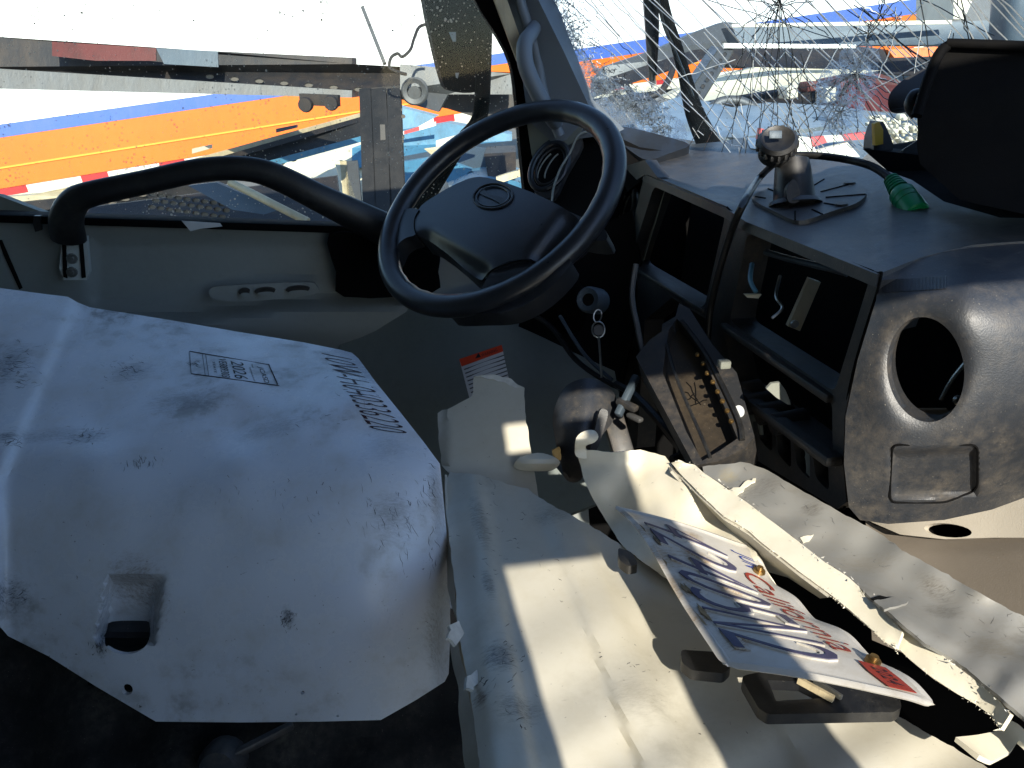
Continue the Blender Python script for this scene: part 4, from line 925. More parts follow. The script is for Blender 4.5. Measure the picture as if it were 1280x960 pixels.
# ================================================================== LOOSE CONSOLE HANGING IN FRONT OF THE DASH
cs = thing('loose_console', 'loose black radio console tray with row of brass studs, tilted before the dash', 'console', W(868, 560, .9))
cA, cB, cC, cD = (797, 447, 1.02), (857, 378, 1.06), (944, 545, .90), (866, 585, .88)
dcs = tps([cA, cB, cC, cD], .0)
dcs = dpl(W(*cA), np.cross(W(*cB)-W(*cA), W(*cD)-W(*cA)))
cn = np.cross(W(*cB)-W(*cA), W(*cD)-W(*cA)); cn /= np.linalg.norm(cn); cn *= np.sign(np.dot(cn, F))
outer = [(795, 446), (812, 425), (842, 404), (849, 379), (862, 386), (890, 430), (921, 466), (943, 545), (932, 560), (897, 577), (868, 582)]
inner = [(836, 412), (846, 398), (872, 428), (922, 548), (900, 563), (878, 576), (858, 540), (828, 465)]
relief('frame', outer, dcs, M['dashp'], cs, holes=[inner], step=8, th=.05, away=cn)
relief('tray_floor', [(828, 405), (850, 392), (880, 430), (926, 552), (880, 580), (850, 540), (822, 465)], dcs, M['console'], cs, step=10, th=.004, off=-.028, away=cn)
tube('inner_lip', [W(x, y, dcs(x, y)-.002) for x, y in ((833, 430), (848, 478), (878, 548), (888, 572))], .0022, M['black'], cs, seg=6)
tube('inner_lip', [W(x, y, dcs(x, y)-.002) for x, y in ((852, 402), (884, 446), (921, 520), (928, 550))], .0035, M['black'], cs, seg=6)
for i, (x, y) in enumerate(((872, 444), (879, 455), (884, 467), (891, 478), (897, 490), (903, 502), (909, 514), (914, 527))):
    lathe('stud', [(0, .003), (.0022, .003), (.0032, .0012), (.0032, 0)], W(x, y, dcs(x, y)-.003), -cn, M['gold'], cs, 10)
relief('round_sticker', ell(924, 514, 6.5, 7.5, -20), dcs, M['sticker'], cs, step=6, th=.0005, off=.002)
box('end_lug', W(905, 455, .93), (.014, .012, .01), M['trim'], cs, bev=.002)
sc1 = [wob(858, 478, 872, 500, 4, 1.2), wob(856, 490, 876, 506, 5, 1.5), wob(862, 508, 884, 500, 4, 1.2), wob(868, 478, 870, 506, 4, 1), wob(858, 500, 868, 492, 3, 1)]
V, Fc = merge([tubeg([W(x, y, dcs(x, y)+.0275) for x, y in s], .0008, seg=4, sm=1) for s in sc1]); mk('scrawl', V, Fc, M['dark'], cs)

# ================================================================== ON THE DASH
b0 = W(1010, 243, dtop(1010, 243))
mnt = thing('device_mount', 'black suction device mount with slotted base disc and adjusting knob on the dash', 'device mount', b0)
plate_o = cat([(940, 246), (948, 240), (975, 232), (1010, 222), (1050, 218), (1078, 230), (1083, 242), (1070, 254), (1040, 264), (1010, 274), (992, 275), (968, 264), (948, 254)], 3, True)
relief('base_disc', plate_o, dtop, M['dash'], mnt, step=9, th=.006, off=.020, away=-TN*np.sign(TN[2]))
for x0, y0, x1, y1 in ((1012, 235, 1030, 224), (1026, 240, 1060, 231), (1032, 247, 1082, 243), (1030, 254, 1052, 258), (1015, 262, 1028, 268), (994, 264, 994, 275), (944, 246, 957, 248), (960, 236, 972, 241)):
    tube('disc_slot', [W(x0, y0, dtop(x0, y0)-.0205), W(x1, y1, dtop(x1, y1)-.0205)], .0012, M['dark'], mnt, seg=4, sm=1)
for x, y in ((1062, 229), (1052, 256)): lathe('disc_screw', [(0, .002), (.007, .002), (.008, 0)], W(x, y, dtop(x, y)-.021), TN*np.sign(TN[2]), M['black'], mnt, 14)
bd = dtop(992, 252)-.022
ua = W(990, 198, bd)-W(993, 256, bd); ul = np.linalg.norm(ua); ua /= ul
lathe('post', [(0, -.004), (.027, -.002), (.0255, .006), (.0245, .02), (.022, ul*.75), (.020, ul*.95), (.012, ul), (0, ul)], W(993, 256, bd), ua, M['black'], mnt, 24)
relief('post_ridge', cat([(985, 232), (992, 224), (998, 232), (1000, 250), (990, 254), (984, 248)], 3, True), lambda x, y: bd-.030, M['dashp'], mnt, step=6, th=.012)
lathe('collar', [(.034, 0), (.030, .006), (.0, .008)], W(993, 257, bd), ua, M['dash'], mnt, 24)
tube('stem', [W(992, 204, bd), W(984, 196, bd-.005), W(978, 188, bd-.01)], .006, M['tan'], mnt, seg=10)
ka = A(-.35, -.62, .72); kc = W(971, 184, bd-.012)
kp = [(0, -.016), (.017, -.016), (.022, -.012), (.0225, -.004), (.020, .0), (.0235, .003), (.024, .012), (.020, .016), (.012, .012), (0, .012)]
kk = lathe('knob', kp, kc, ka, M['black'], mnt, 28)
V, Fc = merge([boxg(kc+(math.cos(a_)*np.cross(ka, A(0, 0, 1))/np.linalg.norm(np.cross(ka, A(0, 0, 1)))+math.sin(a_)*np.cross(ka/np.linalg.norm(ka), np.cross(ka, A(0, 0, 1))/np.linalg.norm(np.cross(ka, A(0, 0, 1)))))*.0235+ka*.007, (.004, .004, .009), None, .001) for a_ in np.linspace(0, 6.28, 18, endpoint=False)])
mk('knob_rib', V, Fc, M['black'], kk)
box('knob_sticker', kc+ka*.019+A(-.004, 0, .002), (.016, .010, .003), M['beamg'], kk, [R, U, F], .001)
# cable with green plug
cb = thing('green_plug_cable', 'black cable arching over the dash to a green connector', 'cable', W(1130, 250, .9))
tube('cable', [W(x, y, z_) for x, y, z_ in ((884, 425, dfx(884, 425)-.03), (888, 385, dfx(888, 385)-.03), (899, 338, dfx(899, 338)-.035), (914, 290, dfx(914, 290)-.035), (930, 253, dfx(930, 253)-.04), (948, 224, dtop(948, 224)-.06), (966, 206, 1.03), (985, 196, 1.01), (1010, 194, 1.0), (1050, 198, .98), (1085, 206, .95), (1105, 217, .93), (1115, 226, .918))], .0048, M['rubber'], cb, seg=10)
g0, g1 = W(1113, 223, .92), W(1146, 268, .88); ga = g1-g0; gL = np.linalg.norm(ga); ga /= gL
pr = []
for i in range(5): h_ = .0+i*.0045; pr += [(.0065+i*.0007, h_), (.0085+i*.0007, h_+.001), (.0085+i*.0007, h_+.003), (.0065+i*.0007, h_+.0038)]
pr += [(.0125, .026), (.0145, .029), (.0145, .036), (.0138, .0365), (.0138, .0375), (.0145, .038), (.0145, .044), (.0138, .0445), (.0138, .0455), (.015, .046), (.015, gL-.002), (.0135, gL), (0, gL)]
lathe('connector', pr, g0, ga, M['green'], cb, 24)
lathe('connector_tip', [(.009, 0), (.009, .009), (0, .010)], g1, ga, M['deckg'], cb, 14)

# black monitor box, visor and tray at the right end of the dash
mb = thing('monitor_box', 'large black rounded monitor box standing on the right of the dash', 'monitor', W(1220, 260, .85))
V, Fc = poly3(cat([W(*p) for p in ((1146, 140, .74), (1158, 105, .74), (1172, 70, .74), (1184, 57, .74), (1200, 54, .74))], 4)+[W(1420, 62, .70), W(1440, 240, .70), W(1300, 272, .72), W(1200, 250, .74)]+cat([W(*p) for p in ((1150, 205, .75), (1146, 180, .745), (1148, 160, .74))], 3)[:-1], .16, A(.75, .65, 0))
mk('body', V, Fc, M['blackm'], mb)
tube('cap_edge', [W(1146, 145, .735), W(1158, 106, .735), W(1172, 71, .735), W(1185, 57, .735), W(1205, 55, .73), W(1420, 64, .695)], .005, M['blackm'], mb, seg=8)
V, Fc = poly3(cat([W(*p) for p in ((1110, 126, .80), (1116, 112, .80), (1135, 96, .80), (1166, 84, .80), (1160, 112, .79), (1145, 128, .79), (1132, 140, .79), (1114, 140, .80))], 4, True), .05, A(.75, .65, 0)); mk('visor', V, Fc, M['black'], mb)
tube('visor_clip', [W(1152, 118, .76), W(1142, 120, .76), (W(1138, 132, .76)), W(1146, 144, .76)], .006, M['black'], mb, seg=8)
ty = pslab('mount_tray', [(1078, 186, .95), (1100, 184, .97), (1150, 176, .98), (1160, 190, .95), (1300, 210, .85), (1430, 240, .75), (1430, 275, .72), (1250, 272, .78), (1180, 252, .84), (1140, 225, .90), (1110, 214, .93)], .05, M['blackm'], mb, A(.75, .65, 0))
relief('tray_step', [(1130, 186), (1152, 172), (1170, 178), (1160, 200), (1128, 192)], lambda x, y: .93, M['black'], mb, step=9, th=.02)
ry = thing('yellow_reflector', 'small yellow and black clip standing beside the monitor box', 'clip', W(1103, 186, .95))
pslab('clip_body', cat([(1098, 158, .945), (1104, 152, .945), (1110, 164, .945), (1115, 176, .945), (1116, 188, .945), (1092, 188, .945)], 2, True), .03, M['black'], ry)
pslab('yellow_insert', [(1093, 155, .938), (1099, 152, .938), (1104, 162, .938), (1104, 180, .938), (1094, 182, .938)], .008, M['yellow'], ry)

# pale lower trim at the right
lt = thing('lower_dash_trim', 'grey beige lower dash trim with dark cup hollow at the right', 'trim panel', W(1200, 720, .85))
relief('upper_face', [(1088, 652), (1420, 560), (1420, 672), (1240, 672), (1180, 674), (1125, 668)], tps([(1088, 652, .90), (1420, 560, .71), (1240, 672, .80), (1120, 668, .87)]), M['cream'], lt, holes=[ell(1185, 663, 30, 8.5, 6, 20)], step=12, th=.012)
relief('cup_hollow', ell(1185, 664, 34, 12, 6, 20), tps([(1088, 652, .93), (1420, 560, .74), (1240, 672, .83), (1120, 668, .90)]), M['blackm'], lt, step=8, th=.01)
bar('support_rod', W(1203, 640, .84), W(1196, 672, .86), .008, .008, M['blackm'], lt, up=R)
relief('lower_face', [(1082, 650), (1092, 656), (1125, 668), (1180, 674), (1240, 673), (1420, 668), (1420, 900), (1280, 880), (1090, 800)], tps([(1092, 656, .885), (1180, 674, .835), (1300, 672, .76), (1100, 740, .88), (1280, 800, .77), (1420, 880, .70)]), M['trimdk'], lt, step=12, th=.012, extra=lambda x, y: .02*sstep(40, 0, y-655))

# ================================================================== WRECKAGE ON THE SEATS
# white engine cover
hd = thing('engine_cover', 'white scuffed engine cover panel with stencilled numbers and recessed latch', 'engine cover', W(250, 800, .85))
hc = []
for x in (-60, 120, 300, 460):
    for y, d in ((352+.18*(x+60), 1.14), (480, 1.00), (535, .935), (575, .882), (620, .852), (680, .838), (760, .838), (900, .862)):
        hc.append((x, y, d+(.0 if x < 400 else .0)))
hc += [(550, 585, .90), (556, 660, .875), (560, 760, .87), (556, 850, .885)]
dh = tps(hc, 2e-3)
def rrect(x, y, cx, cy, hw, hh, sk=0):
    xx = x-cx+(y-cy)*sk; qx, qy = abs(xx)-hw, abs(y-cy)-hh
    return math.hypot(max(qx, 0), max(qy, 0))+min(max(qx, qy), 0)
def hex_(x, y):
    e = 0
    lx = 96-(y-375)*.42 if y < 600 else 0                            # raised left shoulder
    e -= .014*sstep(12, -12, x-lx)
    r_ = rrect(x, y, 163, 762, 34, 40, .17); e += .055*sstep(4, -9, r_)*(.3+.7*sstep(715, 800, y))
    e += .004*math.sin(x*.012+1)*math.sin(y*.01)+.003*NOI(Vector((x*.012, y*.015, 3)))
    e += .018*sstep(28, 0, 562-x)**2 if x > 534 else 0
    return e
_B = lambda x, y, r, st, dc_='33353a', th_=.62: (W(x, y, dh(x, y))-ORG[hd.name], r, st, dc_, th_)
M['hood'] = paint('white_engine_cover_paint', 'cdd3dc', .9, '4a4a48', .20, .7, 'a9a28f', (0, 0, .2), 1.0, .5, [
    _B(15, 465, (.05, .09, .1), .8), _B(165, 465, (.06, .05, .1), .6), _B(230, 500, (.10, .05, .1), .55, '5a5c5e'), _B(340, 535, (.10, .04, .1), .5, '5a5a58'),
    _B(310, 410, (.09, .018, .05), .85, '2c241c'), _B(365, 432, (.05, .018, .05), .75, '4a3a2c'), _B(110, 548, (.06, .03, .1), .6), _B(10, 556, (.03, .02, .1), .9), _B(60, 545, (.09, .03, .1), .5),
    _B(360, 772, (.014, .02, .03), .9), _B(490, 645, (.05, .05, .08), .45, '5b5d62'), _B(545, 620, (.02, .10, .1), .5, '50504c'), _B(10, 745, (.05, .03, .05), .6), _B(124, 804, (.012, .02, .05), .9), _B(545, 800, (.03, .06, .12), .5, '6a6460'), _B(247, 467, (.012, .01, .02), .9, '2c1c14'), _B(168, 745, (.05, .08, .06), .7, '7d7266', .5), _B(210, 385, (.08, .02, .05), .4), _B(480, 560, (.06, .05, .05), .35, '6a6460')])
ho = [(-60, 352), (0, 360), (60, 368), (85, 371), (97, 378), (112, 384), (200, 398), (300, 415), (380, 428), (425, 437), (440, 441), (448, 448), (470, 478), (500, 515), (530, 553), (550, 580), (556, 640), (561, 700), (563, 780), (561, 842), (556, 852), (520, 875), (476, 900), (400, 902), (300, 903), (195, 902), (188, 898), (120, 858), (60, 820), (10, 795), (0, 783), (-60, 760)]
lh = cat([(134, 786), (140, 777), (178, 776), (187, 780), (186, 800), (176, 813), (158, 818), (140, 814), (131, 804)], 3, True)
relief('panel', ho, dh, M['hood'], hd, holes=[lh, ell(159, 862, 7, 7, 0, 12), ell(378, 866, 3, 2.4, -20, 8), ell(370, 893, 1.8, 1.5, 0, 6), ell(422, 895, 2, 1.4, 0, 6)], step=6.5, th=.005, extra=hex_)
relief('latch', [(122, 772), (196, 772), (196, 825), (122, 825)], dh, M['dash'], hd, step=8, th=.01, off=-.058, extra=lambda x, y: -.012*math.exp(-((y-797)/6)**2))
relief('latch_box', [(110, 765), (205, 765), (205, 880), (110, 880)], dh, M['dark'], hd, step=20, th=.004, off=-.09)
hh = lambda x, y: dh(x, y)+hex_(x, y)
text('stencil_number', '10W-H040336220', quadpx((401, 441), (463, 536), (440, 449), (511, 543), hh, .0008), M['brownink'], hd, bold=-.012)
def hp2(a, b): # a: left->right, b: top->bottom on the small stamped box
    l0, l1, r0, r1 = A(237, 439), A(239, 467), A(337, 456), A(349, 482); q = (1-a)*((1-b)*l0+b*l1)+a*((1-b)*r0+b*r1); return q
def stamp(s, a0, a1, b0, b1, nm='stamp_text'):
    def f(x, y): q = hp2(a0+(a1-a0)*y, b0+(b1-b0)*x); return W(q[0], q[1], hh(*q)-.0008)
    text(nm, s, f, M['blk_ink'], hd)
stamp('JCASD', .82, .90, .18, .95); stamp('YEAR', .755, .775, .1, .3); stamp('MEMBERSHIP', .715, .735, .3, .95)
stamp('2026', .50, .66, .12, .92); stamp('VE889303', .35, .45, .08, .95); stamp('STATE', .27, .30, .3, .8)
for a_, w_ in ((0, .0012), (.985, .0022), (.16, .0005), (.20, .0005)):
    p, q = hp2(a_, 0.02), hp2(a_, .97); bar('stamp_line', W(*p, hh(*p)-.0008), W(*q, hh(*q)-.0008), w_*2, .0004, M['blk_ink'], hd, up=U)
for b_ in (0, 1):
    p, m_, q = hp2(0, b_), hp2(.5, b_), hp2(1, b_); tube('stamp_line', [W(*z, hh(*z)-.0006) for z in (p, m_, q)], .0006, M['blk_ink'], hd, seg=4, sm=1)
# black scuffs pressed into the paint (individual rub marks)
mk_ = []
def rub(x, y, l, a, w_=.0007, dfn=hh):
    q = [(x+l*t*math.cos(a)+rng.normal(0, .7), y+l*t*math.sin(a)+rng.normal(0, .7)) for t in (0, .35, .7, 1)]
    return tubeg([W(u_, v_, dfn(u_, v_)-.0001) for u_, v_ in q], [w_*.2, w_, w_, w_*.2], seg=4, sm=1)
for (cx, cy, sx, sy, n, a, l) in ((20, 460, 22, 28, 46, .15, 9), (150, 460, 28, 20, 26, .5, 7), (300, 405, 60, 6, 34, .2, 12), (105, 545, 25, 10, 36, -.3, 7), (180, 575, 22, 8, 24, 1.5, 8), (10, 555, 14, 5, 14, -.4, 11), (360, 772, 11, 12, 40, 1.9, 5), (480, 640, 55, 50, 30, 1.3, 12), (350, 620, 90, 30, 24, 1.4, 8), (15, 745, 22, 10, 22, -.1, 8), (530, 600, 14, 50, 20, 1.2, 12), (240, 455, 10, 3, 14, .1, 6), (125, 806, 9, 12, 30, 1.5, 5), (508, 660, 10, 60, 12, 1.5, 14), (420, 500, 60, 40, 14, .4, 7), (540, 680, 8, 70, 12, 1.5, 12)):
    for k in range(n):
        x, y = cx+rng.normal(0, sx*.5), cy+rng.normal(0, sy*.5)
        if inside(x, y, ho): mk_.append(rub(x, y, l*(.3+rng.random()), a+rng.normal(0, .35), .00012+.00028*rng.random()**2))
V, Fc = merge(mk_); tag(mk('scuff_mark', V, Fc, M['scuffink'], hd), kind='stuff')

# seat under it, with its lever
se = thing('passenger_seat', 'black cloth seat in deep shade under the white engine cover', 'seat', A(-.1, .45, -1.0))
relief('cushion', [(-120, 700), (200, 780), (560, 780), (640, 1060), (-120, 1060)], tps([(-120, 760, 1.0), (560, 780, 1.06), (0, 1000, .92), (600, 1000, .95), (300, 950, .90)]), M['seat'], se, step=22, th=.1, extra=lambda x, y: .01*math.sin(x*.05)+.008*math.sin(y*.06+x*.02))
bar('recline_lever', W(292, 944, .86), W(366, 906, .90), .010, .008, M['dash'], se, bev=.002)
lathe('lever_hub', [(0, .012), (.02, .010), (.026, 0), (.026, -.02)], W(275, 958, .86), -F, M['dash'], se, 18)

# long cream body panel lying across the cab
BZ = -.48; db = dZ(BZ)
bp_ = thing('long_body_panel', 'long cream body panel with pressed ridges under the number plate', 'body panel', onZ(750, 800, BZ))
_Bb = lambda x, y, r, st, dc_='3a3c3e', th_=.6: (onZ(x, y, BZ)-ORG[bp_.name], r, st, dc_, th_)
M['beam'] = paint('cream_body_paint', 'bcb7a8', .6, '55524c', .30, .2, 'aaa28c', (0, 0, 1.4), 1.4, .35, [
    _Bb(600, 650, (.02, .12, .05), .6), _Bb(625, 820, (.03, .04, .05), .9), _Bb(600, 865, (.015, .02, .05), .9, '4a3028'), _Bb(650, 880, (.04, .03, .05), .6), _Bb(690, 640, (.05, .04, .05), .5), _Bb(800, 870, (.05, .05, .05), .35, '7a7264'), _Bb(860, 760, (.03, .03, .03), .3, '7a7264'), _Bb(610, 730, (.012, .05, .05), .7)])
def lx_(y, x0, x1): return x0+(x1-x0)*(y-600)/360
def bex(x, y):
    e = 0; up_ = 1.0
    for a0, a1, hgt, wd in ((600, 668, .012, 5), (664, 800, -.010, 5), (706, 860, .010, 5), (800, 1000, -.008, 8)):
        t = x-lx_(y, a0, a1); e += hgt*(1/(1+math.exp(-t/wd*2.2)))
    e += .022*sstep(45, 0, x-lx_(y, 556, 585))
    e += .03*sstep(640, 590, y)*0
    e += .0025*math.sin(y*.05+x*.03)
    return e
bo = [(562, 590), (600, 594), (660, 612), (690, 632), (735, 655), (772, 678), (800, 700), (880, 760), (1000, 830), (1070, 868), (1140, 905), (1235, 960), (1330, 1030), (612, 1030), (600, 960), (590, 880), (584, 845), (572, 790), (570, 740), (560, 660), (555, 610)]
relief('main_sheet', bo, db, M['beam'], bp_, step=9, th=.004, extra=bex, jit=.5)
loft('side_flange', [[W(556, 592, .99), W(560, 660, .905), W(569, 740, .83), W(573, 790, .78), W(584, 850, .73), W(590, 890, .70), W(604, 970, .645), W(614, 1040, .60)], [W(553, 600, 1.0), W(556, 665, .92), W(560, 735, .85), W(571, 780, .80), W(560, 800, .80), W(569, 850, .75), W(572, 880, .73), W(584, 965, .67), W(592, 1040, .63)]], M['beam'], bp_, n=60, m=3, dis=.004, dsc=25, th=.003)
for q in (((562, 782), (574, 775), (580, 790), (572, 806), (560, 797)), ((585, 845), (597, 838), (600, 850), (590, 862), (583, 858))):
    relief('torn_flap', list(q), lambda x, y: db(x, y)-.012, M['edgepaint'], bp_, step=6, th=.003, jit=.8, extra=lambda x, y: .001*(x-575))
mk_ = []
bh = lambda x, y: db(x, y)+bex(x, y)
for (cx, cy, sx, sy, n, a, l) in ((610, 680, 30, 90, 60, .2, 7), (640, 830, 26, 30, 60, -.5, 8), (600, 855, 16, 8, 30, -.6, 9), (690, 720, 20, 60, 26, 1.0, 5), (780, 800, 70, 90, 44, .0, 5), (650, 900, 30, 40, 22, .8, 9), (615, 640, 12, 60, 30, .9, 7), (900, 900, 90, 40, 14, .2, 4), (655, 660, 30, 30, 20, .3, 8)):
    for k in range(n//3):
        x, y = cx+rng.normal(0, sx*.5), cy+rng.normal(0, sy*.5)
        if inside(x, y, bo): mk_.append(rub(x, y, l*(.3+rng.random()), a+rng.normal(0, .5), .00012+.00025*rng.random()**2, bh))
V, Fc = merge(mk_); tag(mk('scuff_mark', V, Fc, M['scuffink'], bp_), kind='stuff')

# upright broken piece in front of the warning label
up_ = thing('upright_fragment', 'upright broken grey white panel fragment in front of the warning label', 'panel fragment', W(620, 610, 1.02))
ud = tps([(620, 610, 1.01), (560, 590, 1.02), (672, 622, 1.0), (615, 468, 1.10), (655, 485, 1.08), (546, 515, 1.09)])
uo = [(547, 516), (560, 511), (588, 497), (592, 490), (592, 471), (615, 468), (635, 474), (655, 485), (655, 500), (660, 540), (667, 585), (673, 623), (640, 618), (600, 600), (563, 592), (552, 582), (549, 555)]
relief('sheet', uo, ud, M['beam'], up_, step=8, th=.004, jit=.5, extra=lambda x, y: -.012*sstep(560, 552, x)*-1-.004*math.sin(y*.04))
relief('torn_edge', [(592, 470), (615, 467), (635, 473), (656, 485), (654, 490), (632, 479), (612, 473)], ud, M['edgepaint'], up_, step=5, th=.003, off=.002, jit=.7)
# rounded white lump beside
o = relief('rounded_fragment', cat([(642, 582), (650, 572), (672, 566), (690, 570), (700, 578), (690, 588), (664, 589), (648, 587)], 3, True), lambda x, y: 1.02, M['sheet'], None, step=6, th=.02, extra=lambda x, y: -.02*max(0, 1-((x-670)/32)**2-((y-578)/12)**2)); tag(o, 'small rounded white cap lying beside the upright fragment', 'cap')
o = relief('amber_fragment', [(690, 562), (700, 558), (702, 575), (694, 578)], lambda x, y: 1.04, M['gold'], None, step=5, th=.01, jit=.6); tag(o, 'small orange brown broken piece at the foot of the lever cover', 'fragment')

# torn curling sheet, brightly lit
ts = thing('torn_sheet', 'bright torn cream sheet with curled top edge behind the number plate', 'torn sheet', W(830, 650, .86))
td = tps([(722, 570, .93), (800, 562, .91), (870, 600, .85), (770, 665, .87), (860, 700, .78), (960, 710, .74), (975, 760, .71), (740, 620, .91)])
to = [(721, 564), (735, 562), (765, 566), (800, 562), (830, 570), (842, 585), (862, 604), (900, 640), (945, 690), (958, 712), (975, 738), (990, 780), (900, 770), (800, 700), (778, 682), (760, 655), (742, 625), (730, 600)]
def tdx(x, y): return .004*NOI(Vector((x*.03, y*.03, 0)))+ .006*math.sin(x*.05+y*.02)-.010*sstep(585, 562, y)+.004*math.sin(y*.07)
relief('sheet', to, td, M['sheet'], ts, step=7, th=.003, extra=tdx, jit=.3)
relief('curl', cat([(719, 566), (720, 548), (730, 539), (743, 538), (748, 546), (743, 553), (733, 557), (734, 563), (752, 568), (735, 573), (723, 572)], 3, True), lambda x, y: .925, M['sheet'], ts, step=4, th=.010, extra=lambda x, y: -.018*math.sqrt(max(0, 1-((y-549)/13)**2)) if y < 562 else -.006, sharp=60)

# crushed aluminium channel with cream edge
ch = thing('crushed_channel', 'crushed grey aluminium channel with flaking cream painted edge', 'metal channel', W(1100, 740, .72))
_Bc = lambda x, y, r, st, dc_='4c473e', th_=.58: (onZ(x, y, -.405)-ORG[ch.name], r, st, dc_, th_)
M['steel'] = paint('bare_grey_aluminium', '7f7e79', .8, '4c4943', .34, .7, '7f776a', (0, 0, 2.3), 1.5, .8, [
    _Bc(1015, 640, (.02, .02, .03), .7), _Bc(1170, 735, (.02, .03, .03), .7), _Bc(1180, 760, (.03, .02, .03), .6), _Bc(950, 610, (.04, .03, .03), .5), _Bc(1240, 810, (.04, .03, .03), .6, '6b6250'), _Bc(1080, 700, (.06, .03, .03), .4, '6b6250'), _Bc(910, 595, (.02, .02, .03), .6, '8a7f60')])
dc = dZ(-.405)
co = [(878, 583), (900, 580), (932, 578), (948, 583), (966, 591), (1000, 612), (1050, 640), (1085, 658), (1118, 680), (1128, 688), (1150, 700), (1205, 730), (1250, 755), (1300, 782), (1420, 850), (1420, 1000), (1290, 905), (1240, 862), (1190, 822), (1150, 800), (1118, 772), (1100, 756), (1060, 722), (1030, 702), (1000, 678), (960, 648), (930, 625), (900, 604), (880, 592)]
def cex(x, y):
    t = (x-880)/400; mid = 590+t*210; v = y-(600+t*195)
    e = .016*math.sin(min(1, max(0, (v+40)/95))*math.pi)-.010
    q_ = W(x, y, dc(x, y)); e += .006*NOI(Vector(q_*14))+.0035*NOI(Vector(q_*38))
    e += .0025*math.sin(x*.035)*math.sin(y*.05+1)+.001*math.sin(x*.09+y*.07)
    e += .005*sstep(16, 0, seg_d(x, y, 905, 605, 925, 590))
    e -= .006*sstep(34, 0, seg_d(x, y, 1118, 765, 1150, 775))
    e += .004*sstep(26, 0, seg_d(x, y, 1150, 770, 1240, 850))
    return e
relief('channel', co, dc, M['steel'], ch, step=8, th=.003, extra=cex, jit=.5)
ch_d = lambda x, y: dc(x, y)+cex(x, y)
top_l = [(846, 577), (868, 581), (880, 592), (900, 604), (930, 625), (960, 648), (1000, 678), (1030, 702), (1060, 722), (1098, 755), (1112, 772), (1128, 790)]
bot_l = [(838, 578), (856, 598), (880, 622), (905, 645), (935, 663), (965, 688), (1000, 716), (1035, 742), (1064, 764), (1085, 782), (1105, 802), (1122, 812)]
loft('painted_edge', [[W(x, y, dc(x, y)-.003) for x, y in top_l], [W(x, y, dc(x, y)+.012) for x, y in bot_l]], M['sheet'], ch, n=90, m=4, dis=.0012, dsc=28, th=.003)
t2_ = [(1112, 768), (1130, 782), (1160, 806), (1195, 832), (1225, 855), (1248, 874), (1262, 892)]
b2_ = [(1118, 806), (1135, 822), (1165, 846), (1198, 868), (1222, 882), (1240, 896), (1250, 912)]
loft('painted_edge', [[W(x, y, dc(x, y)+.000) for x, y in t2_], [W(x, y, dc(x, y)+.016) for x, y in b2_]], M['sheet'], ch, n=60, m=4, dis=.0012, dsc=28, th=.003)
loft('inner_flange', [[W(x, y+5, dc(x, y)+.012) for x, y in [(838, 578), (856, 598), (880, 622), (905, 645), (935, 663), (965, 688), (1000, 716), (1035, 742)]], [W(x, y, .86-(x-838)*.0008) for x, y in [(840, 588), (862, 612), (885, 636), (910, 662), (935, 690), (950, 712), (985, 722), (1025, 748)]]], M['beam'], ch, n=40, m=3, th=.003)
loft('end_lip', [[W(x, y, d) for x, y, d in ((1195, 922, .55), (1225, 918, .552), (1250, 914, .555), (1264, 900, .558), (1274, 905, .556), (1300, 930, .55))], [W(x, y, d) for x, y, d in ((1225, 945, .535), (1240, 952, .533), (1262, 940, .54), (1274, 925, .548), (1285, 935, .545), (1310, 960, .54))]], M['sheet'], ch, n=40, m=3, dis=.0008, dsc=40, th=.004)
fl = []
for i in range(160):                                                # flaking chips along the torn edge
    t = rng.random(); P_ = top_l+t2_; k = int(t*(len(P_)-1.01)); q = A(*P_[k])+(A(*P_[k+1])-A(*P_[k]))*rng.random()+rng.normal(0, 2.2, 2); s = .0004+rng.random()*.0012
    c = W(q[0], q[1], dc(*q)-.004); n_ = [rng.normal(size=3) for _ in range(2)]
    fl.append(([c, c+n_[0]*s, c+n_[1]*s], [[0, 1, 2]]))
V, Fc = merge(fl); tag(mk('paint_flake', V, Fc, M['edgepaint'], ch), kind='stuff')
fl = []
for i in range(200):
    t = rng.random(); P_ = bot_l+b2_; k = int(t*(len(P_)-1.01)); q = A(*P_[k])+(A(*P_[k+1])-A(*P_[k]))*rng.random()+rng.normal(0, 1.3, 2); s = .0004+rng.random()*.0009
    c = W(q[0], q[1], dc(*q)+.009); n_ = [rng.normal(size=3) for _ in range(2)]
    fl.append(([c, c+n_[0]*s, c+n_[1]*s], [[0, 1, 2]]))
V, Fc = merge(fl); tag(mk('fibre_fray', V, Fc, M['sheet'], ch), kind='stuff')
mk_ = []
for k in range(45):
    t = rng.random(); x, y = 900+t*380, 605+t*195+rng.normal(0, 18)
    if inside(x, y, co): mk_.append(rub(x, y, 3+rng.random()*9, .45+rng.normal(0, .5), .00018, ch_d))
V, Fc = merge(mk_); tag(mk('scuff_mark', V, Fc, M['deckg'], ch), kind='stuff')
relief('torn_flap', [(908, 613), (925, 608), (935, 600), (945, 598), (930, 612), (915, 622)], ch_d, M['sheet'], ch, step=5, th=.002, off=.004, jit=.8)
relief('torn_flap', [(1000, 672), (1018, 668), (1012, 676), (1004, 678)], ch_d, M['sheet'], ch, step=5, th=.001, off=.002, jit=.5)
relief('torn_flap', [(1092, 750), (1120, 746), (1135, 752), (1120, 758), (1105, 762)], ch_d, M['steel'], ch, step=5, th=.002, off=.005, jit=.6)
relief('tear_hole', [(1088, 748), (1100, 744), (1112, 747), (1100, 753)], ch_d, M['dark'], ch, step=5, th=.001, off=.0025)

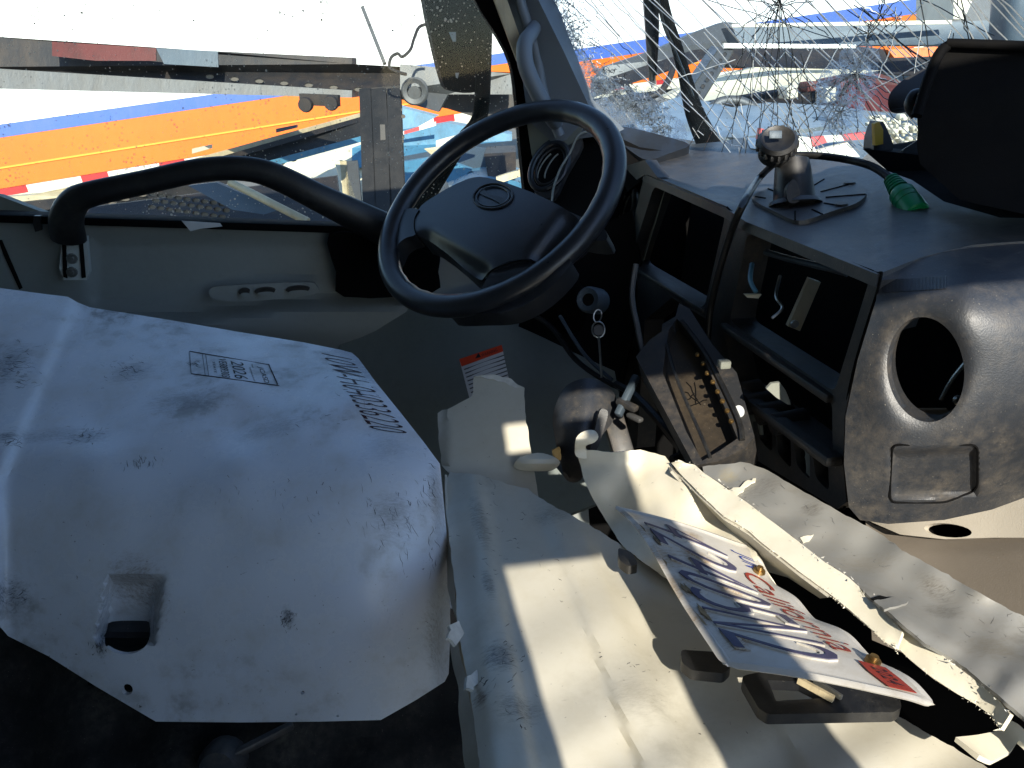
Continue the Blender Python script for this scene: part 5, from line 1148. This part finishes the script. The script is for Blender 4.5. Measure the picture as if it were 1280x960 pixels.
# ---- number plate
PC_ = [W(765, 632, .80), W(903, 838, .575), W(938, 684, .765), W(1180, 880, .50)]    # base far, base near, top far, top near
def ps(s, t):
    p = (1-s)*(1-t)*PC_[0]+s*(1-t)*PC_[1]+(1-s)*t*PC_[2]+s*t*PC_[3]
    nrm = np.cross(PC_[1]-PC_[0], PC_[2]-PC_[0]); nrm /= np.linalg.norm(nrm); nrm *= -np.sign(np.dot(nrm, F))
    return p+nrm*(.010*math.sin(s*math.pi)*(1-t)-.012*math.sin(s*math.pi)*t+.004*math.sin(s*7+t*3)), nrm
pl = thing('number_plate', 'bent white number plate with blue characters and red script on the cream panel', 'number plate', ps(.5, .5)[0])
M['plate'] = paint('plate_white_paint', 'bdb9b1', .35, '6e675c', .32, .3, 'a2957c', (0, 0, .5), 3.0, .15, [
    (ps(s_, t_)[0]-ORG[pl.name], (r_, r_, r_), .85, '8a7250', .56) for s_, t_, r_ in ((.10, .06, .022), (.25, .05, .03), (.42, .07, .035), (.6, .05, .03), (.75, .06, .025), (.3, .4, .03), (.5, .45, .025), (.86, .2, .02), (.12, .5, .02))])
NS, NT_ = 90, 46
V, idx = [], {}
def cut(s, t):                                                       # rounded corners
    r = .085; a = min(s, 1-s)*2; b = min(t, 1-t)
    return a < r and b < r and (r-a)**2+(r-b)**2 > r*r
def rimh(s, t):
    m = min(s*2, (1-s)*2, t, 1-t); return .0022*math.exp(-((m-.035)/.016)**2)
for i in range(NS+1):
    for j in range(NT_+1):
        s, t = i/NS, j/NT_; a = min(s, 1-s)*2; b = min(t, 1-t); r = .085
        if cut(s, t):
            k = r/math.hypot(r-a, r-b); a2, b2 = r-(r-a)*k, r-(r-b)*k; s = a2/2 if s < .5 else 1-a2/2; t = b2 if t < .5 else 1-b2
        p, n_ = ps(s, t); w_ = .003*math.sin(s*23)*sstep(.85, 1, t); V.append(p+n_*(rimh(s, t)+w_))
Fc = [[i*(NT_+1)+j, (i+1)*(NT_+1)+j, (i+1)*(NT_+1)+j+1, i*(NT_+1)+j+1] for i in range(NS) for j in range(NT_)]
V = np.array(V); f0 = Fc[NS*NT_//2]; nn = np.cross(V[f0[1]]-V[f0[0]], V[f0[3]]-V[f0[0]])
if np.dot(nn, V[f0[0]]) > 0: Fc = [f[::-1] for f in Fc]
V, Fc = thicken(V, Fc, .0016)
mk('plate', V, Fc, M['plate'], pl)
def pmap(s0, s1, t0, t1, off):
    def f(x, y): p, n_ = ps(s0+(s1-s0)*x, t0+(t1-t0)*y); return p+n_*off
    return f
for i, c in enumerate('42405N2'):
    s0 = .10+i*.118
    text('character_relief', c, pmap(s0-.003, s0+.098, .13, .70, .0016), M['plate'], pl, th=.0016, bold=.004)
    text('character', c, pmap(s0, s0+.092, .12, .70, .0022), M['ink'], pl, th=.001, bold=-.014)
text('script', 'California', pmap(.24, .80, .735, .90, .0012), M['red'], pl)
text('month', 'JUN', pmap(.10, .19, .78, .93, .0012), M['blueink'], pl)
def pq(name, pts, off, m_, th=.0006):
    V = [ps(s, t)[0]+ps(s, t)[1]*off for s, t in pts]; V2, F2 = poly3(V, th, -ps(.5, .5)[1]); return mk(name, V2, F2, m_, pl)
ys = pq('year_sticker', [(.845, .80), (.845, .93), (.90, .935), (.965, .93), (.965, .81), (.90, .79)], .0020, M['red'])
text('sticker_print', '2024', pmap(.87, .95, .83, .90, .0027), M['brownink'], ys if False else pl)
for s, t in ((.19, .905), (.815, .905)):
    p, n_ = ps(s, t); sc_ = lathe('screw', [(0, .006), (.003, .006), (.0035, .003), (.0055, .003), (.006, 0)], p, n_, M['gold'], pl, 12)
for i in range(10):
    s, t = .12+rng.random()*.7, .03+rng.random()*.10
    pq('mud_smear', [(s-.02-.02*rng.random(), t), (s, t+.012+.02*rng.random()), (s+.03, t+.02*rng.random()), (s+.01, t-.012)], .0014, M['grime'], .0004)

# black plastic holder under the plate
pb = thing('plate_holder', 'black plastic plate holder lying under the near end of the number plate', 'plate holder', W(1030, 890, .56))
hz_ = dZ(-.452)
relief('holder', rr4([(925, 845), (960, 838), (1085, 850), (1124, 868), (1127, 884), (1118, 890), (960, 893), (948, 885)], .25), hz_, M['black'], pb, holes=[[(960, 850), (1000, 852), (1040, 872), (970, 876)]], step=8, th=.010)
relief('tab', rr4([(851, 812), (900, 815), (915, 832), (905, 842), (865, 838), (852, 828)], .3), hz_, M['black'], pb, step=8, th=.010)
relief('tab', rr4([(772, 684), (790, 690), (798, 706), (785, 708), (774, 700)], .3), dZ(-.455), M['black'], pb, step=6, th=.010)
bar('spring_clip', W(998, 850, hz_(998, 850)-.004), W(1042, 874, hz_(1042, 874)-.004), .005, .004, M['tan'], pb, up=U)
bar('spring_clip', W(1018, 850, hz_(1018, 850)-.004), W(1052, 872, hz_(1052, 872)-.004), .004, .003, M['metal'], pb, up=U)
o = relief('white_button', ell(981, 898, 15, 5, 0, 16), lambda x, y: bh(x, y)-.003, M['sticker'], None, step=5, th=.002); tag(o, 'small oval white button on the cream panel by the plate holder', 'button')
print('objects', len(bpy.data.objects), 'tris', sum(len(o.data.polygons)*2 for o in bpy.data.objects if o.type == 'MESH'))
for o in bpy.data.objects:
    c = o.get('category')
    g = {'trailer': 'striped box trailers parked in the yard', 'wiper': 'wipers of the shattered windshield', 'wire': 'loose wires in the footwell', 'scrap part': 'scrap parts under the cream wedge', 'strut': 'upright struts beside the hauler post'}.get(c)
    if g: o['group'] = g
